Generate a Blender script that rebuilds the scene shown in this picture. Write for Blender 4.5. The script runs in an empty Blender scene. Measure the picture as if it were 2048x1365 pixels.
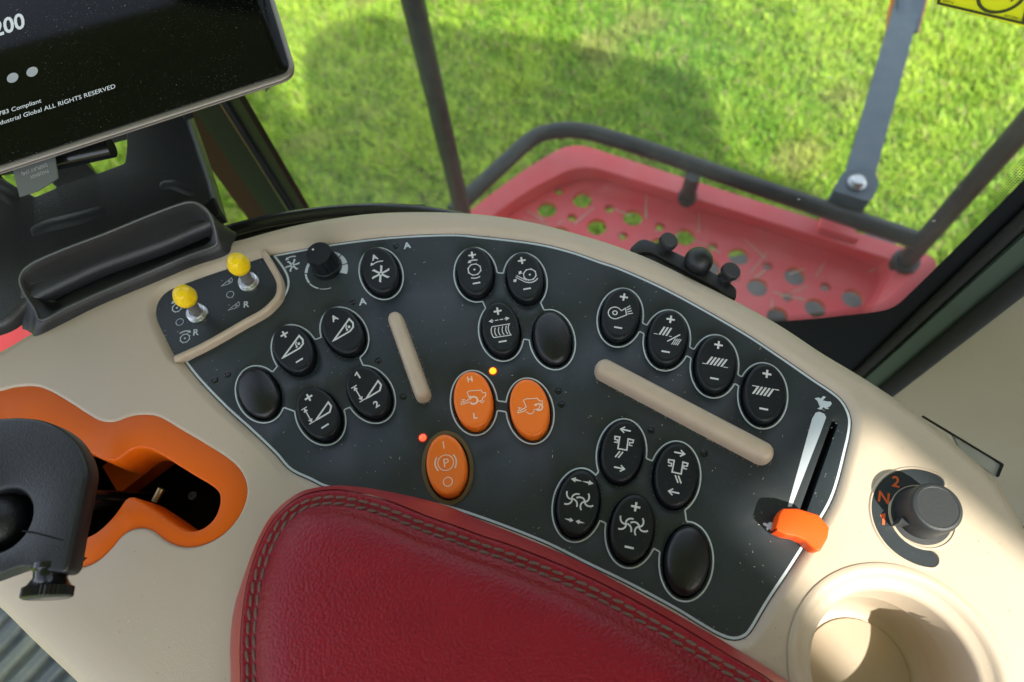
import bpy, bmesh, math, random
import numpy as np
from mathutils import Vector, Matrix
from mathutils.geometry import delaunay_2d_cdt
random.seed(7); rng = np.random.default_rng(7)
R_ = math.radians
SC = bpy.context.scene; COL = SC.collection

# ------------------------------------------------------------------ camera (24 mm lens, 0.33 m above the console)
F_PX, CAM_H = 1365.0, 0.33
_dn = np.array([106.0, 617.5, F_PX]); _dn /= np.linalg.norm(_dn)
_up = -_dn
_fw = np.array([0, 0, 1.0]); _fw = _fw - _fw.dot(_up) * _up; _fw /= np.linalg.norm(_fw)
_rt = np.cross(_fw, _up)
ROT = np.array([_rt, _fw, _up])
def ray(u, v): return ROT @ (np.array([u - 1024, v - 682.5, F_PX]) / F_PX)
def P(u, v, z=0.0):
    r = ray(u, v); t = (z - CAM_H) / r[2]
    return Vector((r[0] * t, r[1] * t, z))
cd = bpy.data.cameras.new('camera'); cam = bpy.data.objects.new('camera', cd); COL.objects.link(cam)
cd.lens = 24; cd.sensor_width = 36; cd.clip_start = 0.01; cd.clip_end = 500
cam.matrix_world = Matrix(((ROT[0][0], -ROT[0][1], -ROT[0][2], 0), (ROT[1][0], -ROT[1][1], -ROT[1][2], 0),
                           (ROT[2][0], -ROT[2][1], -ROT[2][2], CAM_H), (0, 0, 0, 1)))
cd.dof.use_dof = True; cd.dof.focus_distance = 0.345; cd.dof.aperture_fstop = 8.5
SC.camera = cam
# ------------------------------------------------------------------ light
SUN_EL, SUN_AZ = 49.0, -58.0
S = Vector((math.cos(R_(SUN_EL)) * math.cos(R_(SUN_AZ)), math.cos(R_(SUN_EL)) * math.sin(R_(SUN_AZ)), math.sin(R_(SUN_EL))))
w = bpy.data.worlds.new('World'); SC.world = w; w.use_nodes = True
nt = w.node_tree; bg = nt.nodes['Background']; sky = nt.nodes.new('ShaderNodeTexSky')
sky.sky_type = 'NISHITA'; sky.sun_disc = False; sky.sun_elevation = R_(SUN_EL); sky.sun_rotation = R_(90 - SUN_AZ)
sky.dust_density = 3.0; sky.ozone_density = .6
hs = nt.nodes.new('ShaderNodeHueSaturation'); hs.inputs['Saturation'].default_value = .5
nt.links.new(sky.outputs[0], hs.inputs['Color']); nt.links.new(hs.outputs[0], bg.inputs[0]); bg.inputs[1].default_value = 0.15
sl = bpy.data.lights.new('sun', 'SUN'); sun = bpy.data.objects.new('sun', sl); COL.objects.link(sun)
sl.energy = 2.6; sl.angle = R_(0.8); sl.color = (1.0, 0.93, 0.80)
sun.rotation_euler = S.to_track_quat('Z', 'Y').to_euler()
SC.view_settings.view_transform = 'Standard'; SC.view_settings.look = 'None'
SC.view_settings.exposure = 1.9; SC.view_settings.gamma = 1.0
SC.cycles.use_denoising = True
SC.cycles.max_bounces = 8; SC.cycles.transparent_max_bounces = 16; SC.cycles.sample_clamp_indirect = 6

# ------------------------------------------------------------------ materials
def mat(name, col, rough=0.5, metal=0.0, spec=0.5, bump=None, dust=0.0, dustcol=(.42, .38, .30), var=None,
        emit=None, coat=0.0, extra=None, voro=None, transl=0.0):
    m = bpy.data.materials.new(name); m.use_nodes = True
    t = m.node_tree; N = t.nodes; L = t.links; b = N['Principled BSDF']
    b.inputs['Base Color'].default_value = (*col, 1); b.inputs['Roughness'].default_value = rough
    b.inputs['Metallic'].default_value = metal; b.inputs['Specular IOR Level'].default_value = spec
    if coat: b.inputs['Coat Weight'].default_value = coat; b.inputs['Coat Roughness'].default_value = .15
    tc = N.new('ShaderNodeTexCoord'); src = tc.outputs['Object']
    colsock = None
    if var:   # (scale, amount, second colour)
        n = N.new('ShaderNodeTexNoise'); n.inputs['Scale'].default_value = var[0]; n.inputs['Detail'].default_value = 5
        L.new(src, n.inputs['Vector'])
        cr = N.new('ShaderNodeMapRange'); cr.inputs[1].default_value = .35; cr.inputs[2].default_value = .68
        cr.inputs[4].default_value = var[1]; L.new(n.outputs[0], cr.inputs[0])
        mx = N.new('ShaderNodeMix'); mx.data_type = 'RGBA'; L.new(cr.outputs[0], mx.inputs[0])
        mx.inputs[6].default_value = (*col, 1); mx.inputs[7].default_value = (*var[2], 1); colsock = mx.outputs[2]
    if dust:
        fac = None
        for sc_, th in ((300, .10), (700, .15), (1500, .2)):
            v = N.new('ShaderNodeTexVoronoi'); v.inputs['Scale'].default_value = sc_; L.new(src, v.inputs['Vector'])
            sep = N.new('ShaderNodeSeparateColor'); L.new(v.outputs['Color'], sep.inputs[0])
            r = N.new('ShaderNodeMapRange'); r.inputs[1].default_value = 1 - dust; r.inputs[2].default_value = 1.0
            r.inputs[3].default_value = 0; r.inputs[4].default_value = th; L.new(sep.outputs[0], r.inputs[0])
            lt = N.new('ShaderNodeMath'); lt.operation = 'LESS_THAN'; L.new(v.outputs['Distance'], lt.inputs[0]); L.new(r.outputs[0], lt.inputs[1])
            if fac is None: fac = lt.outputs[0]
            else:
                mm = N.new('ShaderNodeMath'); mm.operation = 'MAXIMUM'; L.new(fac, mm.inputs[0]); L.new(lt.outputs[0], mm.inputs[1]); fac = mm.outputs[0]
        dn = N.new('ShaderNodeTexNoise'); dn.inputs['Scale'].default_value = 22; dn.inputs['Detail'].default_value = 4; L.new(src, dn.inputs['Vector'])
        dm = N.new('ShaderNodeMapRange'); dm.inputs[1].default_value = .38; dm.inputs[2].default_value = .66; dm.inputs[3].default_value = .06; dm.inputs[4].default_value = .62; L.new(dn.outputs[0], dm.inputs[0])
        sc2 = N.new('ShaderNodeMath'); sc2.operation = 'MULTIPLY'; L.new(dm.outputs[0], sc2.inputs[1]); L.new(fac, sc2.inputs[0])
        mx = N.new('ShaderNodeMix'); mx.data_type = 'RGBA'; L.new(sc2.outputs[0], mx.inputs[0])
        if colsock: L.new(colsock, mx.inputs[6])
        else: mx.inputs[6].default_value = (*col, 1)
        mx.inputs[7].default_value = (*dustcol, 1); colsock = mx.outputs[2]
    if colsock: L.new(colsock, b.inputs['Base Color'])
    if bump:
        n = N.new('ShaderNodeTexNoise'); n.inputs['Scale'].default_value = bump[0]; n.inputs['Detail'].default_value = 3
        L.new(src, n.inputs['Vector']); bp = N.new('ShaderNodeBump'); bp.inputs['Strength'].default_value = bump[1]
        bp.inputs['Distance'].default_value = bump[2] if len(bump) > 2 else .0003
        L.new(n.outputs[0], bp.inputs['Height']); L.new(bp.outputs[0], b.inputs['Normal'])
    if voro:  # leather grain
        n = N.new('ShaderNodeTexNoise'); n.inputs['Scale'].default_value = 300; L.new(src, n.inputs['Vector'])
        ma = N.new('ShaderNodeVectorMath'); ma.operation = 'SCALE'; ma.inputs['Scale'].default_value = .0016; L.new(n.outputs['Color'], ma.inputs[0])
        ad = N.new('ShaderNodeVectorMath'); L.new(src, ad.inputs[0]); L.new(ma.outputs[0], ad.inputs[1])
        v = N.new('ShaderNodeTexVoronoi'); v.feature = 'SMOOTH_F1'; v.inputs['Smoothness'].default_value = .35; v.inputs['Scale'].default_value = voro[0]; L.new(ad.outputs[0], v.inputs['Vector'])
        bp = N.new('ShaderNodeBump'); bp.invert = True; bp.inputs['Strength'].default_value = voro[1]; bp.inputs['Distance'].default_value = .0007
        L.new(v.outputs['Distance'], bp.inputs['Height']); L.new(bp.outputs[0], b.inputs['Normal'])
    if emit:
        b.inputs['Emission Color'].default_value = (*emit[0], 1); b.inputs['Emission Strength'].default_value = emit[1]
    if extra: extra(t, b, src)
    return m
def brushed(t, b, src):
    N, L = t.nodes, t.links
    mp = N.new('ShaderNodeMapping'); mp.inputs['Scale'].default_value = (60, 4000, 60); mp.inputs['Rotation'].default_value = (0, 0, R_(8)); L.new(src, mp.inputs[0])
    n = N.new('ShaderNodeTexNoise'); n.inputs['Scale'].default_value = 1; n.inputs['Detail'].default_value = 2; L.new(mp.outputs[0], n.inputs['Vector'])
    r = N.new('ShaderNodeMapRange'); r.inputs[3].default_value = .30; r.inputs[4].default_value = .46; L.new(n.outputs[0], r.inputs[0]); L.new(r.outputs[0], b.inputs['Roughness'])
def weave(t, b, src):
    N, L = t.nodes, t.links
    wv = N.new('ShaderNodeTexWave'); wv.bands_direction = 'DIAGONAL'; wv.inputs['Scale'].default_value = 380; wv.inputs['Distortion'].default_value = .6; wv.inputs['Detail'].default_value = 2
    L.new(src, wv.inputs['Vector']); bp = N.new('ShaderNodeBump'); bp.inputs['Strength'].default_value = .4; bp.inputs['Distance'].default_value = .0005
    L.new(wv.outputs[0], bp.inputs['Height']); L.new(bp.outputs[0], b.inputs['Normal'])
M = {}
M['beige'] = mat('beige_plastic', (.455, .38, .29), .52, bump=(1100, .25, .0003), dust=.12, dustcol=(.72, .66, .52), var=(9, .5, (.425, .35, .262)))
M['beige_smooth'] = mat('beige_moulding', (.46, .365, .265), .42, bump=(1500, .12, .0002), var=(120, .5, (.39, .31, .235)))
M['panel'] = mat('charcoal_panel', (.019, .026, .032), .36, dust=.20, dustcol=(.36, .35, .29), extra=brushed, spec=.5)
M['welldark'] = mat('brown_black_recess', (.009, .0065, .005), .6, spec=.3)
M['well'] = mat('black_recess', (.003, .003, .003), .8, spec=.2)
M['rubber'] = mat('black_rubber', (.0048, .0066, .0088), .42, bump=(2600, .22, .00025), dust=.08, spec=.32)
M['rubber_gloss'] = mat('black_blank', (.0040, .0050, .0066), .33, bump=(1500, .35, .0003), dust=.07)
M['orange'] = mat('orange_button', (.83, .165, .006), .42, bump=(2000, .15, .0002), dust=.03, dustcol=(.8, .5, .3))
M['gate'] = mat('orange_plastic', (.66, .115, .001), .45, spec=.3, bump=(1400, .2, .0002), dust=.08, dustcol=(.8, .5, .25), var=(30, .6, (.60, .10, .002)))
M['slider'] = mat('orange_slider', (.80, .085, .002), .5, spec=.3)
M['print'] = mat('pale_print', (.56, .57, .56), .5)
M['line'] = mat('white_line', (.50, .56, .60), .5)
M['opr'] = mat('pale_orange_print', (.80, .55, .40), .5)
M['orpr'] = mat('orange_print', (.62, .10, .02), .5)
M['gold'] = mat('bronze_ring', (.115, .078, .026), .45, bump=(1500, .2))
M['black'] = mat('black_plastic', (.011, .012, .014), .42, bump=(1500, .3, .0003), dust=.12)
M['shroud'] = mat('dusty_black_plastic', (.017, .019, .022), .40, bump=(900, .4, .0004), dust=.30, dustcol=(.26, .25, .22))
M['traymat'] = mat('tray_plastic', (.013, .014, .015), .46, bump=(1300, .35, .0003), dust=.14)
M['traylip'] = mat('tray_lip', (.05, .056, .052), .35)
M['tubegloss'] = mat('glossy_tube', (.02, .022, .024), .24)
M['blackgloss'] = mat('glossy_black', (.006, .007, .008), .16, dust=.05)
M['grip'] = mat('black_grip', (.0045, .0055, .0075), .40, bump=(1300, .5, .0004), dust=.03)
M['knobgrey'] = mat('dark_grey_knob', (.016, .020, .023), .48, bump=(2400, .3, .0003))
M['seal'] = mat('rubber_seal', (.006, .006, .007), .6)
M['steel'] = mat('plated_steel', (.55, .56, .56), .3, metal=1.0, bump=(900, .3, .0003))
M['brass'] = mat('brass', (.50, .42, .22), .35, metal=1.0)
M['greystem'] = mat('grey_stem', (.13, .125, .115), .45)
M['yellow'] = mat('yellow_plastic', (.82, .56, .004), .28, coat=.3, bump=(500, .25, .0006))
M['leather'] = mat('red_leather', (.20, .004, .0125), .40, voro=(760, .5), var=(40, .5, (.155, .003, .0095)), spec=.28)
M['vinyl'] = mat('red_vinyl', (.30, .022, .024), .38, bump=(700, .3, .0005))
M['thread'] = mat('grey_thread', (.115, .062, .048), .75)
M['screen'] = mat('dark_screen', (.0010, .0015, .0018), .10, spec=.22, dust=.5, dustcol=(.55, .53, .46))
M['bezel'] = mat('metal_bezel', (.20, .18, .155), .38, metal=.6, bump=(900, .3))
M['lit'] = mat('lit_text', (.1, .1, .1), .4, emit=((.60, .68, .68), .20))
M['litdot'] = mat('lit_dot', (.1, .1, .1), .4, emit=((.36, .42, .41), .13))
M['amber'] = mat('amber_lamp', (.8, .4, .02), .3, emit=((1, .36, .01), .5))
M['red_led'] = mat('red_lamp', (.8, .1, .05), .3, emit=((1, .08, .03), .5))
M['led_rim'] = mat('lamp_rim', (.35, .02, .01), .5)
M['red'] = mat('red_paint', (.78, .095, .105), .42, bump=(60, .15, .002), var=(14, .7, (.74, .16, .165)), dust=.05)
M['red_body'] = mat('red_bodywork', (.55, .030, .018), .3, coat=.5)
M['tube'] = mat('black_tube', (.010, .012, .0115), .42, bump=(90, .2, .002), dust=.05, var=(34, .6, (.032, .032, .028)))
M['bar'] = mat('grey_bar', (.055, .085, .115), .45, var=(25, .7, (.085, .115, .14)))
M['reflect_orange'] = mat('orange_strip', (.85, .20, .03), .4)
M['sticker'] = mat('yellow_sticker', (.62, .66, .004), .45)
M['ink'] = mat('dark_ink', (.035, .045, .004), .6)
M['frit'] = mat('black_frit', (.004, .0055, .007), .35, spec=.2)
M['jamb'] = mat('trim_green_reflection', (.045, .066, .046), .25, bump=(600, .15))  # green of the reflected grass is put into the base colour
M['fabric'] = mat('beige_fabric', (.27, .245, .18), .9, spec=.15, extra=weave, var=(8, .5, (.24, .215, .155)))
M['mat'] = mat('rubber_mat', (.045, .06, .062), .55, var=(25, .8, (.11, .13, .09)), bump=(200, .5, .002))
M['headliner'] = mat('grey_headliner', (.66, .64, .60), .9)
M['floor'] = mat('cab_floor_lining', (.10, .105, .10), .7)
M['pillar'] = mat('pillar_cover', (.006, .010, .009), .30, spec=.15)
M['pillar2'] = mat('pillar_red_reflection', (.022, .006, .006), .5, spec=.12)  # dark red base stands in for a reflection on black trim
M['tape'] = mat('tag_film', (.09, .10, .105), .25, coat=.6)
M['tagink'] = mat('tag_ink', (.32, .34, .35), .6)
M['soil'] = mat('soil', (.075, .105, .022), .95, spec=.1, var=(6, .9, (.11, .16, .03)))
M['dirtygrey'] = mat('grey_sheet', (.055, .05, .045), .6, var=(9, .9, (.14, .14, .13)))
M['straw'] = mat('straw', (.55, .50, .36), .7)
M['crumb'] = mat('dark_crumb', (.05, .04, .03), .8)
M['pouch'] = mat('clear_pouch', (.30, .30, .28), .12, coat=.8)
def glass_mat():
    m = bpy.data.materials.new('window_glass'); m.use_nodes = True; t = m.node_tree; N, L = t.nodes, t.links
    N.remove(N['Principled BSDF']); out = N['Material Output']
    tr = N.new('ShaderNodeBsdfTransparent'); tr.inputs[0].default_value = (.93, .96, .94, 1)
    gl = N.new('ShaderNodeBsdfGlossy'); gl.inputs['Roughness'].default_value = .02
    lw = N.new('ShaderNodeLayerWeight'); lw.inputs[0].default_value = .5
    pw = N.new('ShaderNodeMath'); pw.operation = 'POWER'; pw.inputs[1].default_value = 5; L.new(lw.outputs['Facing'], pw.inputs[0])
    fr = N.new('ShaderNodeMapRange'); fr.inputs[3].default_value = .02; fr.inputs[4].default_value = .9; L.new(pw.outputs[0], fr.inputs[0])
    m1 = N.new('ShaderNodeMixShader'); L.new(fr.outputs[0], m1.inputs[0]); L.new(tr.outputs[0], m1.inputs[1]); L.new(gl.outputs[0], m1.inputs[2])
    df = N.new('ShaderNodeBsdfDiffuse'); df.inputs[0].default_value = (.75, .78, .8, 1)
    tl = N.new('ShaderNodeBsdfTranslucent'); tl.inputs[0].default_value = (.75, .78, .8, 1)
    ms = N.new('ShaderNodeMixShader'); L.new(df.outputs[0], ms.inputs[1]); L.new(tl.outputs[0], ms.inputs[2])
    tc = N.new('ShaderNodeTexCoord'); n = N.new('ShaderNodeTexNoise'); n.inputs['Scale'].default_value = 7; n.inputs['Detail'].default_value = 6; L.new(tc.outputs['Object'], n.inputs['Vector'])
    r = N.new('ShaderNodeMapRange'); r.inputs[1].default_value = .35; r.inputs[2].default_value = .75; r.inputs[3].default_value = .004; r.inputs[4].default_value = .045; L.new(n.outputs[0], r.inputs[0])
    vo = N.new('ShaderNodeTexVoronoi'); vo.inputs['Scale'].default_value = 85; L.new(tc.outputs['Object'], vo.inputs['Vector'])
    sp = N.new('ShaderNodeSeparateColor'); L.new(vo.outputs['Color'], sp.inputs[0])
    rs = N.new('ShaderNodeMapRange'); rs.inputs[1].default_value = .80; rs.inputs[2].default_value = 1.0; rs.inputs[3].default_value = 0; rs.inputs[4].default_value = .10; L.new(sp.outputs[0], rs.inputs[0])
    ls = N.new('ShaderNodeMath'); ls.operation = 'LESS_THAN'; L.new(vo.outputs['Distance'], ls.inputs[0]); L.new(rs.outputs[0], ls.inputs[1])
    ml = N.new('ShaderNodeMath'); ml.operation = 'MULTIPLY_ADD'; ml.inputs[1].default_value = .25; L.new(ls.outputs[0], ml.inputs[0]); L.new(r.outputs[0], ml.inputs[2]); r = ml
    m2 = N.new('ShaderNodeMixShader'); L.new(r.outputs[0], m2.inputs[0]); L.new(m1.outputs[0], m2.inputs[1]); L.new(ms.outputs[0], m2.inputs[2])
    L.new(m2.outputs[0], out.inputs[0]); return m
M['glass'] = glass_mat()
def grass_mat():
    m = bpy.data.materials.new('grass_blades'); m.use_nodes = True; t = m.node_tree; N, L = t.nodes, t.links
    b = N['Principled BSDF']; b.inputs['Roughness'].default_value = .5; b.inputs['Specular IOR Level'].default_value = .3
    at = N.new('ShaderNodeAttribute'); at.attribute_name = 'tint'
    L.new(at.outputs['Color'], b.inputs['Base Color'])
    tl = N.new('ShaderNodeBsdfTranslucent'); L.new(at.outputs['Color'], tl.inputs[0])
    mx = N.new('ShaderNodeMixShader'); mx.inputs[0].default_value = .45; L.new(b.outputs[0], mx.inputs[1]); L.new(tl.outputs[0], mx.inputs[2])
    L.new(mx.outputs[0], N['Material Output'].inputs[0]); return m
M['grass'] = grass_mat()

# ------------------------------------------------------------------ mesh helpers
class MB:
    def __init__(s): s.v = []; s.f = []
    def add(s, vs, fs):
        o = len(s.v); s.v += [Vector(p) for p in vs]; s.f += [tuple(i + o for i in f) for f in fs]; return s
    def merge(s, b): return s.add(b.v, b.f)
    def xf(s, m): s.v = [m @ p for p in s.v]; return s
    def loft(s, rings, closed=True, cap0=False, cap1=False):
        n = len(rings[0]); o = len(s.v); s.v += [Vector(p) for r in rings for p in r]
        for k in range(len(rings) - 1):
            for i in range(n if closed else n - 1):
                j = (i + 1) % n; s.f.append((o + k * n + i, o + k * n + j, o + (k + 1) * n + j, o + (k + 1) * n + i))
        if cap0: s.f.append(tuple(o + i for i in reversed(range(n))))
        if cap1: s.f.append(tuple(o + (len(rings) - 1) * n + i for i in range(n)))
        return s
    def lathe(s, prof, n=40, flute=None):
        rings = []
        for k, (r, z) in enumerate(prof):
            rings.append([((r * (1 + (flute(k, 2 * math.pi * i / n) if flute else 0))) * math.cos(2 * math.pi * i / n),
                           (r * (1 + (flute(k, 2 * math.pi * i / n) if flute else 0))) * math.sin(2 * math.pi * i / n), z) for i in range(n)])
        return s.loft(rings, True, True, True)
    def tube(s, path, r, n=16, caps=True):
        path = [Vector(p) for p in path]; rings = []; up = None
        for i, p in enumerate(path):
            a = path[max(i - 1, 0)]; b = path[min(i + 1, len(path) - 1)]; d = (b - a).normalized()
            if up is None: up = d.orthogonal().normalized()
            up = (up - d * up.dot(d)).normalized(); sd = d.cross(up)
            rings.append([p + (up * math.cos(2 * math.pi * k / n) + sd * math.sin(2 * math.pi * k / n)) * r for k in range(n)])
        return s.loft(rings, True, caps, caps)
    def box(s, a, b):
        x0, y0, z0 = a; x1, y1, z1 = b
        return s.add([(x0, y0, z0), (x1, y0, z0), (x1, y1, z0), (x0, y1, z0), (x0, y0, z1), (x1, y0, z1), (x1, y1, z1), (x0, y1, z1)],
                     [(3, 2, 1, 0), (4, 5, 6, 7), (0, 1, 5, 4), (1, 2, 6, 5), (2, 3, 7, 6), (3, 0, 4, 7)])
    def mesh(s, name, m, smooth=True, angle=38, weld=True, fixn=True):
        me = bpy.data.meshes.new(name); me.from_pydata([tuple(p) for p in s.v], [], s.f)
        if weld or fixn:
            b = bmesh.new(); b.from_mesh(me)
            if weld: bmesh.ops.remove_doubles(b, verts=b.verts, dist=2e-6)
            if fixn: bmesh.ops.recalc_face_normals(b, faces=b.faces)
            b.to_mesh(me); b.free()
        if smooth:
            me.polygons.foreach_set('use_smooth', [True] * len(me.polygons)); me.set_sharp_from_angle(angle=R_(angle))
        if m: me.materials.append(m)
        return me
def link(name, me, parent=None, label=None):
    o = bpy.data.objects.new(name, me); COL.objects.link(o)
    if parent:
        o.parent = parent; o.matrix_parent_inverse = world_of(parent).inverted()
    if label: o['label'] = label
    return o
_W = {}
def world_of(o): return _W.get(o.name, Matrix.Identity(4))
def part(name, b, m, parent=None, label=None, **k): return link(name, b.mesh(name, M[m] if isinstance(m, str) else m, **k), parent, label)
def place(o, mtx):   # put a local-space mesh object (child of a translated Empty) at a world matrix
    o.matrix_basis = mtx; _W[o.name] = mtx
    return o
def thing(name, label, cat, loc=(0, 0, 0), group=None):
    o = bpy.data.objects.new(name, None); COL.objects.link(o); o.location = loc; o['label'] = label; o['category'] = cat
    o.empty_display_size = .02
    if group: o['group'] = group
    _W[o.name] = Matrix.Translation(Vector(loc)); return o
def tag(o, label, cat, kind=None):
    o['label'] = label; o['category'] = cat
    if kind: o['kind'] = kind
    return o
def structure(name, b, m, **k):
    o = part(name, b, m, None, **k); o['kind'] = 'structure'; return o

def crom(pts, n=8, closed=True):
    pts = [Vector(p) for p in pts]; out = []; N = len(pts)
    for i in range(N if closed else N - 1):
        if closed: a, b, c, d = pts[i - 1], pts[i], pts[(i + 1) % N], pts[(i + 2) % N]
        else: a, b, c, d = pts[max(i - 1, 0)], pts[i], pts[i + 1], pts[min(i + 2, N - 1)]
        for k in range(n):
            t = k / n
            out.append(.5 * ((2 * b) + (c - a) * t + (2 * a - 5 * b + 4 * c - d) * t * t + (3 * b - a - 3 * c + d) * t ** 3))
    if not closed: out.append(pts[-1])
    return out
def resample(pts, step, closed=True):
    pts = [Vector(p) for p in pts]
    if closed: pts = pts + [pts[0]]
    L = [0]
    for i in range(1, len(pts)): L.append(L[-1] + (pts[i] - pts[i - 1]).length)
    n = max(3, int(round(L[-1] / step))); out = []; j = 0
    for k in range(n if closed else n + 1):
        t = L[-1] * k / n
        while j < len(L) - 2 and L[j + 1] < t: j += 1
        f = (t - L[j]) / max(L[j + 1] - L[j], 1e-12); out.append(pts[j].lerp(pts[j + 1], f))
    return out
def area2(p): return sum(p[i][0] * p[(i + 1) % len(p)][1] - p[(i + 1) % len(p)][0] * p[i][1] for i in range(len(p))) / 2
def ccw(p): p = [Vector((q[0], q[1])) for q in p]; return p if area2(p) > 0 else p[::-1]
def normals2(p, closed=True):
    out = []; n = len(p)
    for i in range(n):
        a = p[i - 1] if (closed or i > 0) else p[i]; b = p[(i + 1) % n] if (closed or i < n - 1) else p[i]
        e1 = (p[i] - a); e2 = (b - p[i])
        e1 = e1.normalized() if e1.length > 1e-9 else e2.normalized(); e2 = e2.normalized() if e2.length > 1e-9 else e1
        t = (e1 + e2); t = t.normalized() if t.length > 1e-6 else e1
        c = max(.45, t.dot(e1)); out.append(Vector((t.y, -t.x)) / c)     # right of travel: outward for CCW
    return out
def offset(p, d, k=None):
    nn = normals2(p); return [p[i] + nn[i] * (d * (k[i] if k else 1)) for i in range(len(p))]
def inside(pt, poly):
    x, y = pt[0], pt[1]; r = False; n = len(poly)
    for i in range(n):
        x0, y0 = poly[i][0], poly[i][1]; x1, y1 = poly[i - 1][0], poly[i - 1][1]
        if (y0 > y) != (y1 > y) and x < (x1 - x0) * (y - y0) / (y1 - y0) + x0: r = not r
    return r
def flat(outer, holes, z=0.0):
    """triangulated sheet with holes"""
    loops = [ccw(outer)] + [ccw(h) for h in holes]; vs = []; es = []
    for l in loops:
        o = len(vs); vs += l; es += [(o + i, o + (i + 1) % len(l)) for i in range(len(l))]
    r = delaunay_2d_cdt(vs, es, [], 1, 1e-7); b = MB(); b.v = [Vector((p.x, p.y, z)) for p in r[0]]
    for f in r[2]:
        c = sum((r[0][i] for i in f), Vector((0, 0))) / len(f)
        if inside(c, loops[0]) and not any(inside(c, h) for h in loops[1:]): b.f.append(tuple(f))
    return b
def plate(outer, holes=(), prof=None, hprof=None, z=0.0, k=None):
    """flat face + edge profiles [(outward offset, dz)...] for the outline and each hole"""
    o = ccw(outer); hs = [ccw(h) for h in holes]; b = flat(o, hs, z)
    if prof: b.loft([[Vector((q.x, q.y, z + dz)) for q in offset(o, d, k)] for d, dz in [(0, 0)] + list(prof)])
    for i, h in enumerate(hs):
        hp = hprof[i] if isinstance(hprof, list) and hprof and isinstance(hprof[0], list) else hprof
        if hp: b.loft([[Vector((q.x, q.y, z + dz)) for q in offset(h, -d)] for d, dz in [(0, 0)] + list(hp)])
    return b
def ribbon(path, wd, z=0.0, closed=True):
    p = [Vector((q[0], q[1])) for q in path]; nn = normals2(p, closed)
    a = [Vector((*(p[i] + nn[i] * wd / 2), z)) for i in range(len(p))]; c = [Vector((*(p[i] - nn[i] * wd / 2), z)) for i in range(len(p))]
    b = MB(); n = len(p); b.v = a + c
    b.f = [(i, (i + 1) % n, n + (i + 1) % n, n + i) for i in range(n if closed else n - 1)]
    return b
def circle(cx, cy, r, n=32, ry=None, rot=0): 
    ry = ry or r; c, s_ = math.cos(rot), math.sin(rot); o = []
    for i in range(n):
        x = r * math.cos(2 * math.pi * i / n); y = ry * math.sin(2 * math.pi * i / n); o.append(Vector((cx + x * c - y * s_, cy + x * s_ + y * c)))
    return o
def px(L, z=0.0): return [P(u, v, z) for u, v in L]
def px2(L, z=0.0): return [P(u, v, z).xy for u, v in L]
class Pl:     # a plane in space: origin, ex, ey, normal towards the viewer
    def __init__(s, O, ex, ey):
        s.O = Vector(O); s.x = Vector(ex).normalized(); s.y = Vector(ey).normalized(); s.n = s.x.cross(s.y).normalized()
        s.m = Matrix(((s.x.x, s.y.x, s.n.x, s.O.x), (s.x.y, s.y.y, s.n.y, s.O.y), (s.x.z, s.y.z, s.n.z, s.O.z), (0, 0, 0, 1)))
    def uv(s, u, v, d=0.0):
        r = Vector(ray(u, v)); C = Vector((0, 0, CAM_H)); O = s.O + s.n * d
        q = C + r * ((O - C).dot(s.n) / r.dot(s.n)) - s.O; return Vector((q.dot(s.x), q.dot(s.y)))
    def L(s, pts, d=0.0): return [s.uv(u, v, d) for u, v in pts]
def text_mb(s, size, bold=0.0, align='LEFT'):
    c = bpy.data.curves.new('t', 'FONT'); c.body = s; c.size = size; c.align_x = align; c.offset = bold * size; c.resolution_u = 3
    o = bpy.data.objects.new('t', c); COL.objects.link(o); bpy.context.view_layer.update()
    dg = bpy.context.evaluated_depsgraph_get(); me = bpy.data.meshes.new_from_object(o.evaluated_get(dg))
    b = MB(); b.v = [v.co.copy() for v in me.vertices]; b.f = [tuple(p.vertices) for p in me.polygons]
    bpy.data.objects.remove(o); bpy.data.curves.remove(c); bpy.data.meshes.remove(me); return b
def TR(x, y, z=0, a=0, s=1): return Matrix.Translation((x, y, z)) @ Matrix.Rotation(R_(a), 4, 'Z') @ Matrix.Scale(s, 4)

# ------------------------------------------------------------------ ground
ZG = -2.4
g = MB(); n = 24
for i in range(n + 1):
    for j in range(n + 1): g.v.append(Vector((-60 + 120 * i / n, -60 + 120 * j / n, ZG)))
for i in range(n):
    for j in range(n): a = i * (n + 1) + j; g.f.append((a, a + n + 1, a + n + 2, a + 1))
structure('ground', g, 'soil')

# ------------------------------------------------------------------ CAB: pane plane, jamb, pillar, roof, rear wall, machine body
Q0 = P(1790, 600, -.1)
PANE = Pl(Q0, (.866, -.5, 0), (0, 0, 1))
aL = PANE.uv(604, 420).x; aR = PANE.uv(1719, 736).x
zlo, zhi = -.42, 1.05
def pbox(a0, a1, b0, b1, d0, d1):
    return MB().box((a0, b0, d0), (a1, b1, d1)).xf(PANE.m)
win = thing('side_window', 'tinted side window looking out on the grass, with black dotted border at lower right', 'window', Q0)
gl = pbox(aL - .002, aR - .001, zlo, zhi, -.0025, .0025)
part('pane', gl, 'glass', win, smooth=False)
frit_in = [(1440, 652), (1600, 642), (1682, 634), (1740, 627.5), (1768, 623), (1788, 615), (1808, 600), (1887, 523), (1969, 441), (2010, 400), (2120, 286), (2300, 96)]
fi = [PANE.uv(*p, .004) for p in frit_in]; fi = crom(fi, 4, False)
fpoly = fi + [Vector((aR - .002, fi[-1].y)), Vector((aR - .002, zlo + .1)), Vector((fi[0].x, zlo + .1))]
part('border_band', flat(fpoly, [], .0034).xf(PANE.m), 'frit', win, smooth=False)
dots = MB(); fr = resample(fi, .00135, False); nn = normals2(fr, False)
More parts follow.
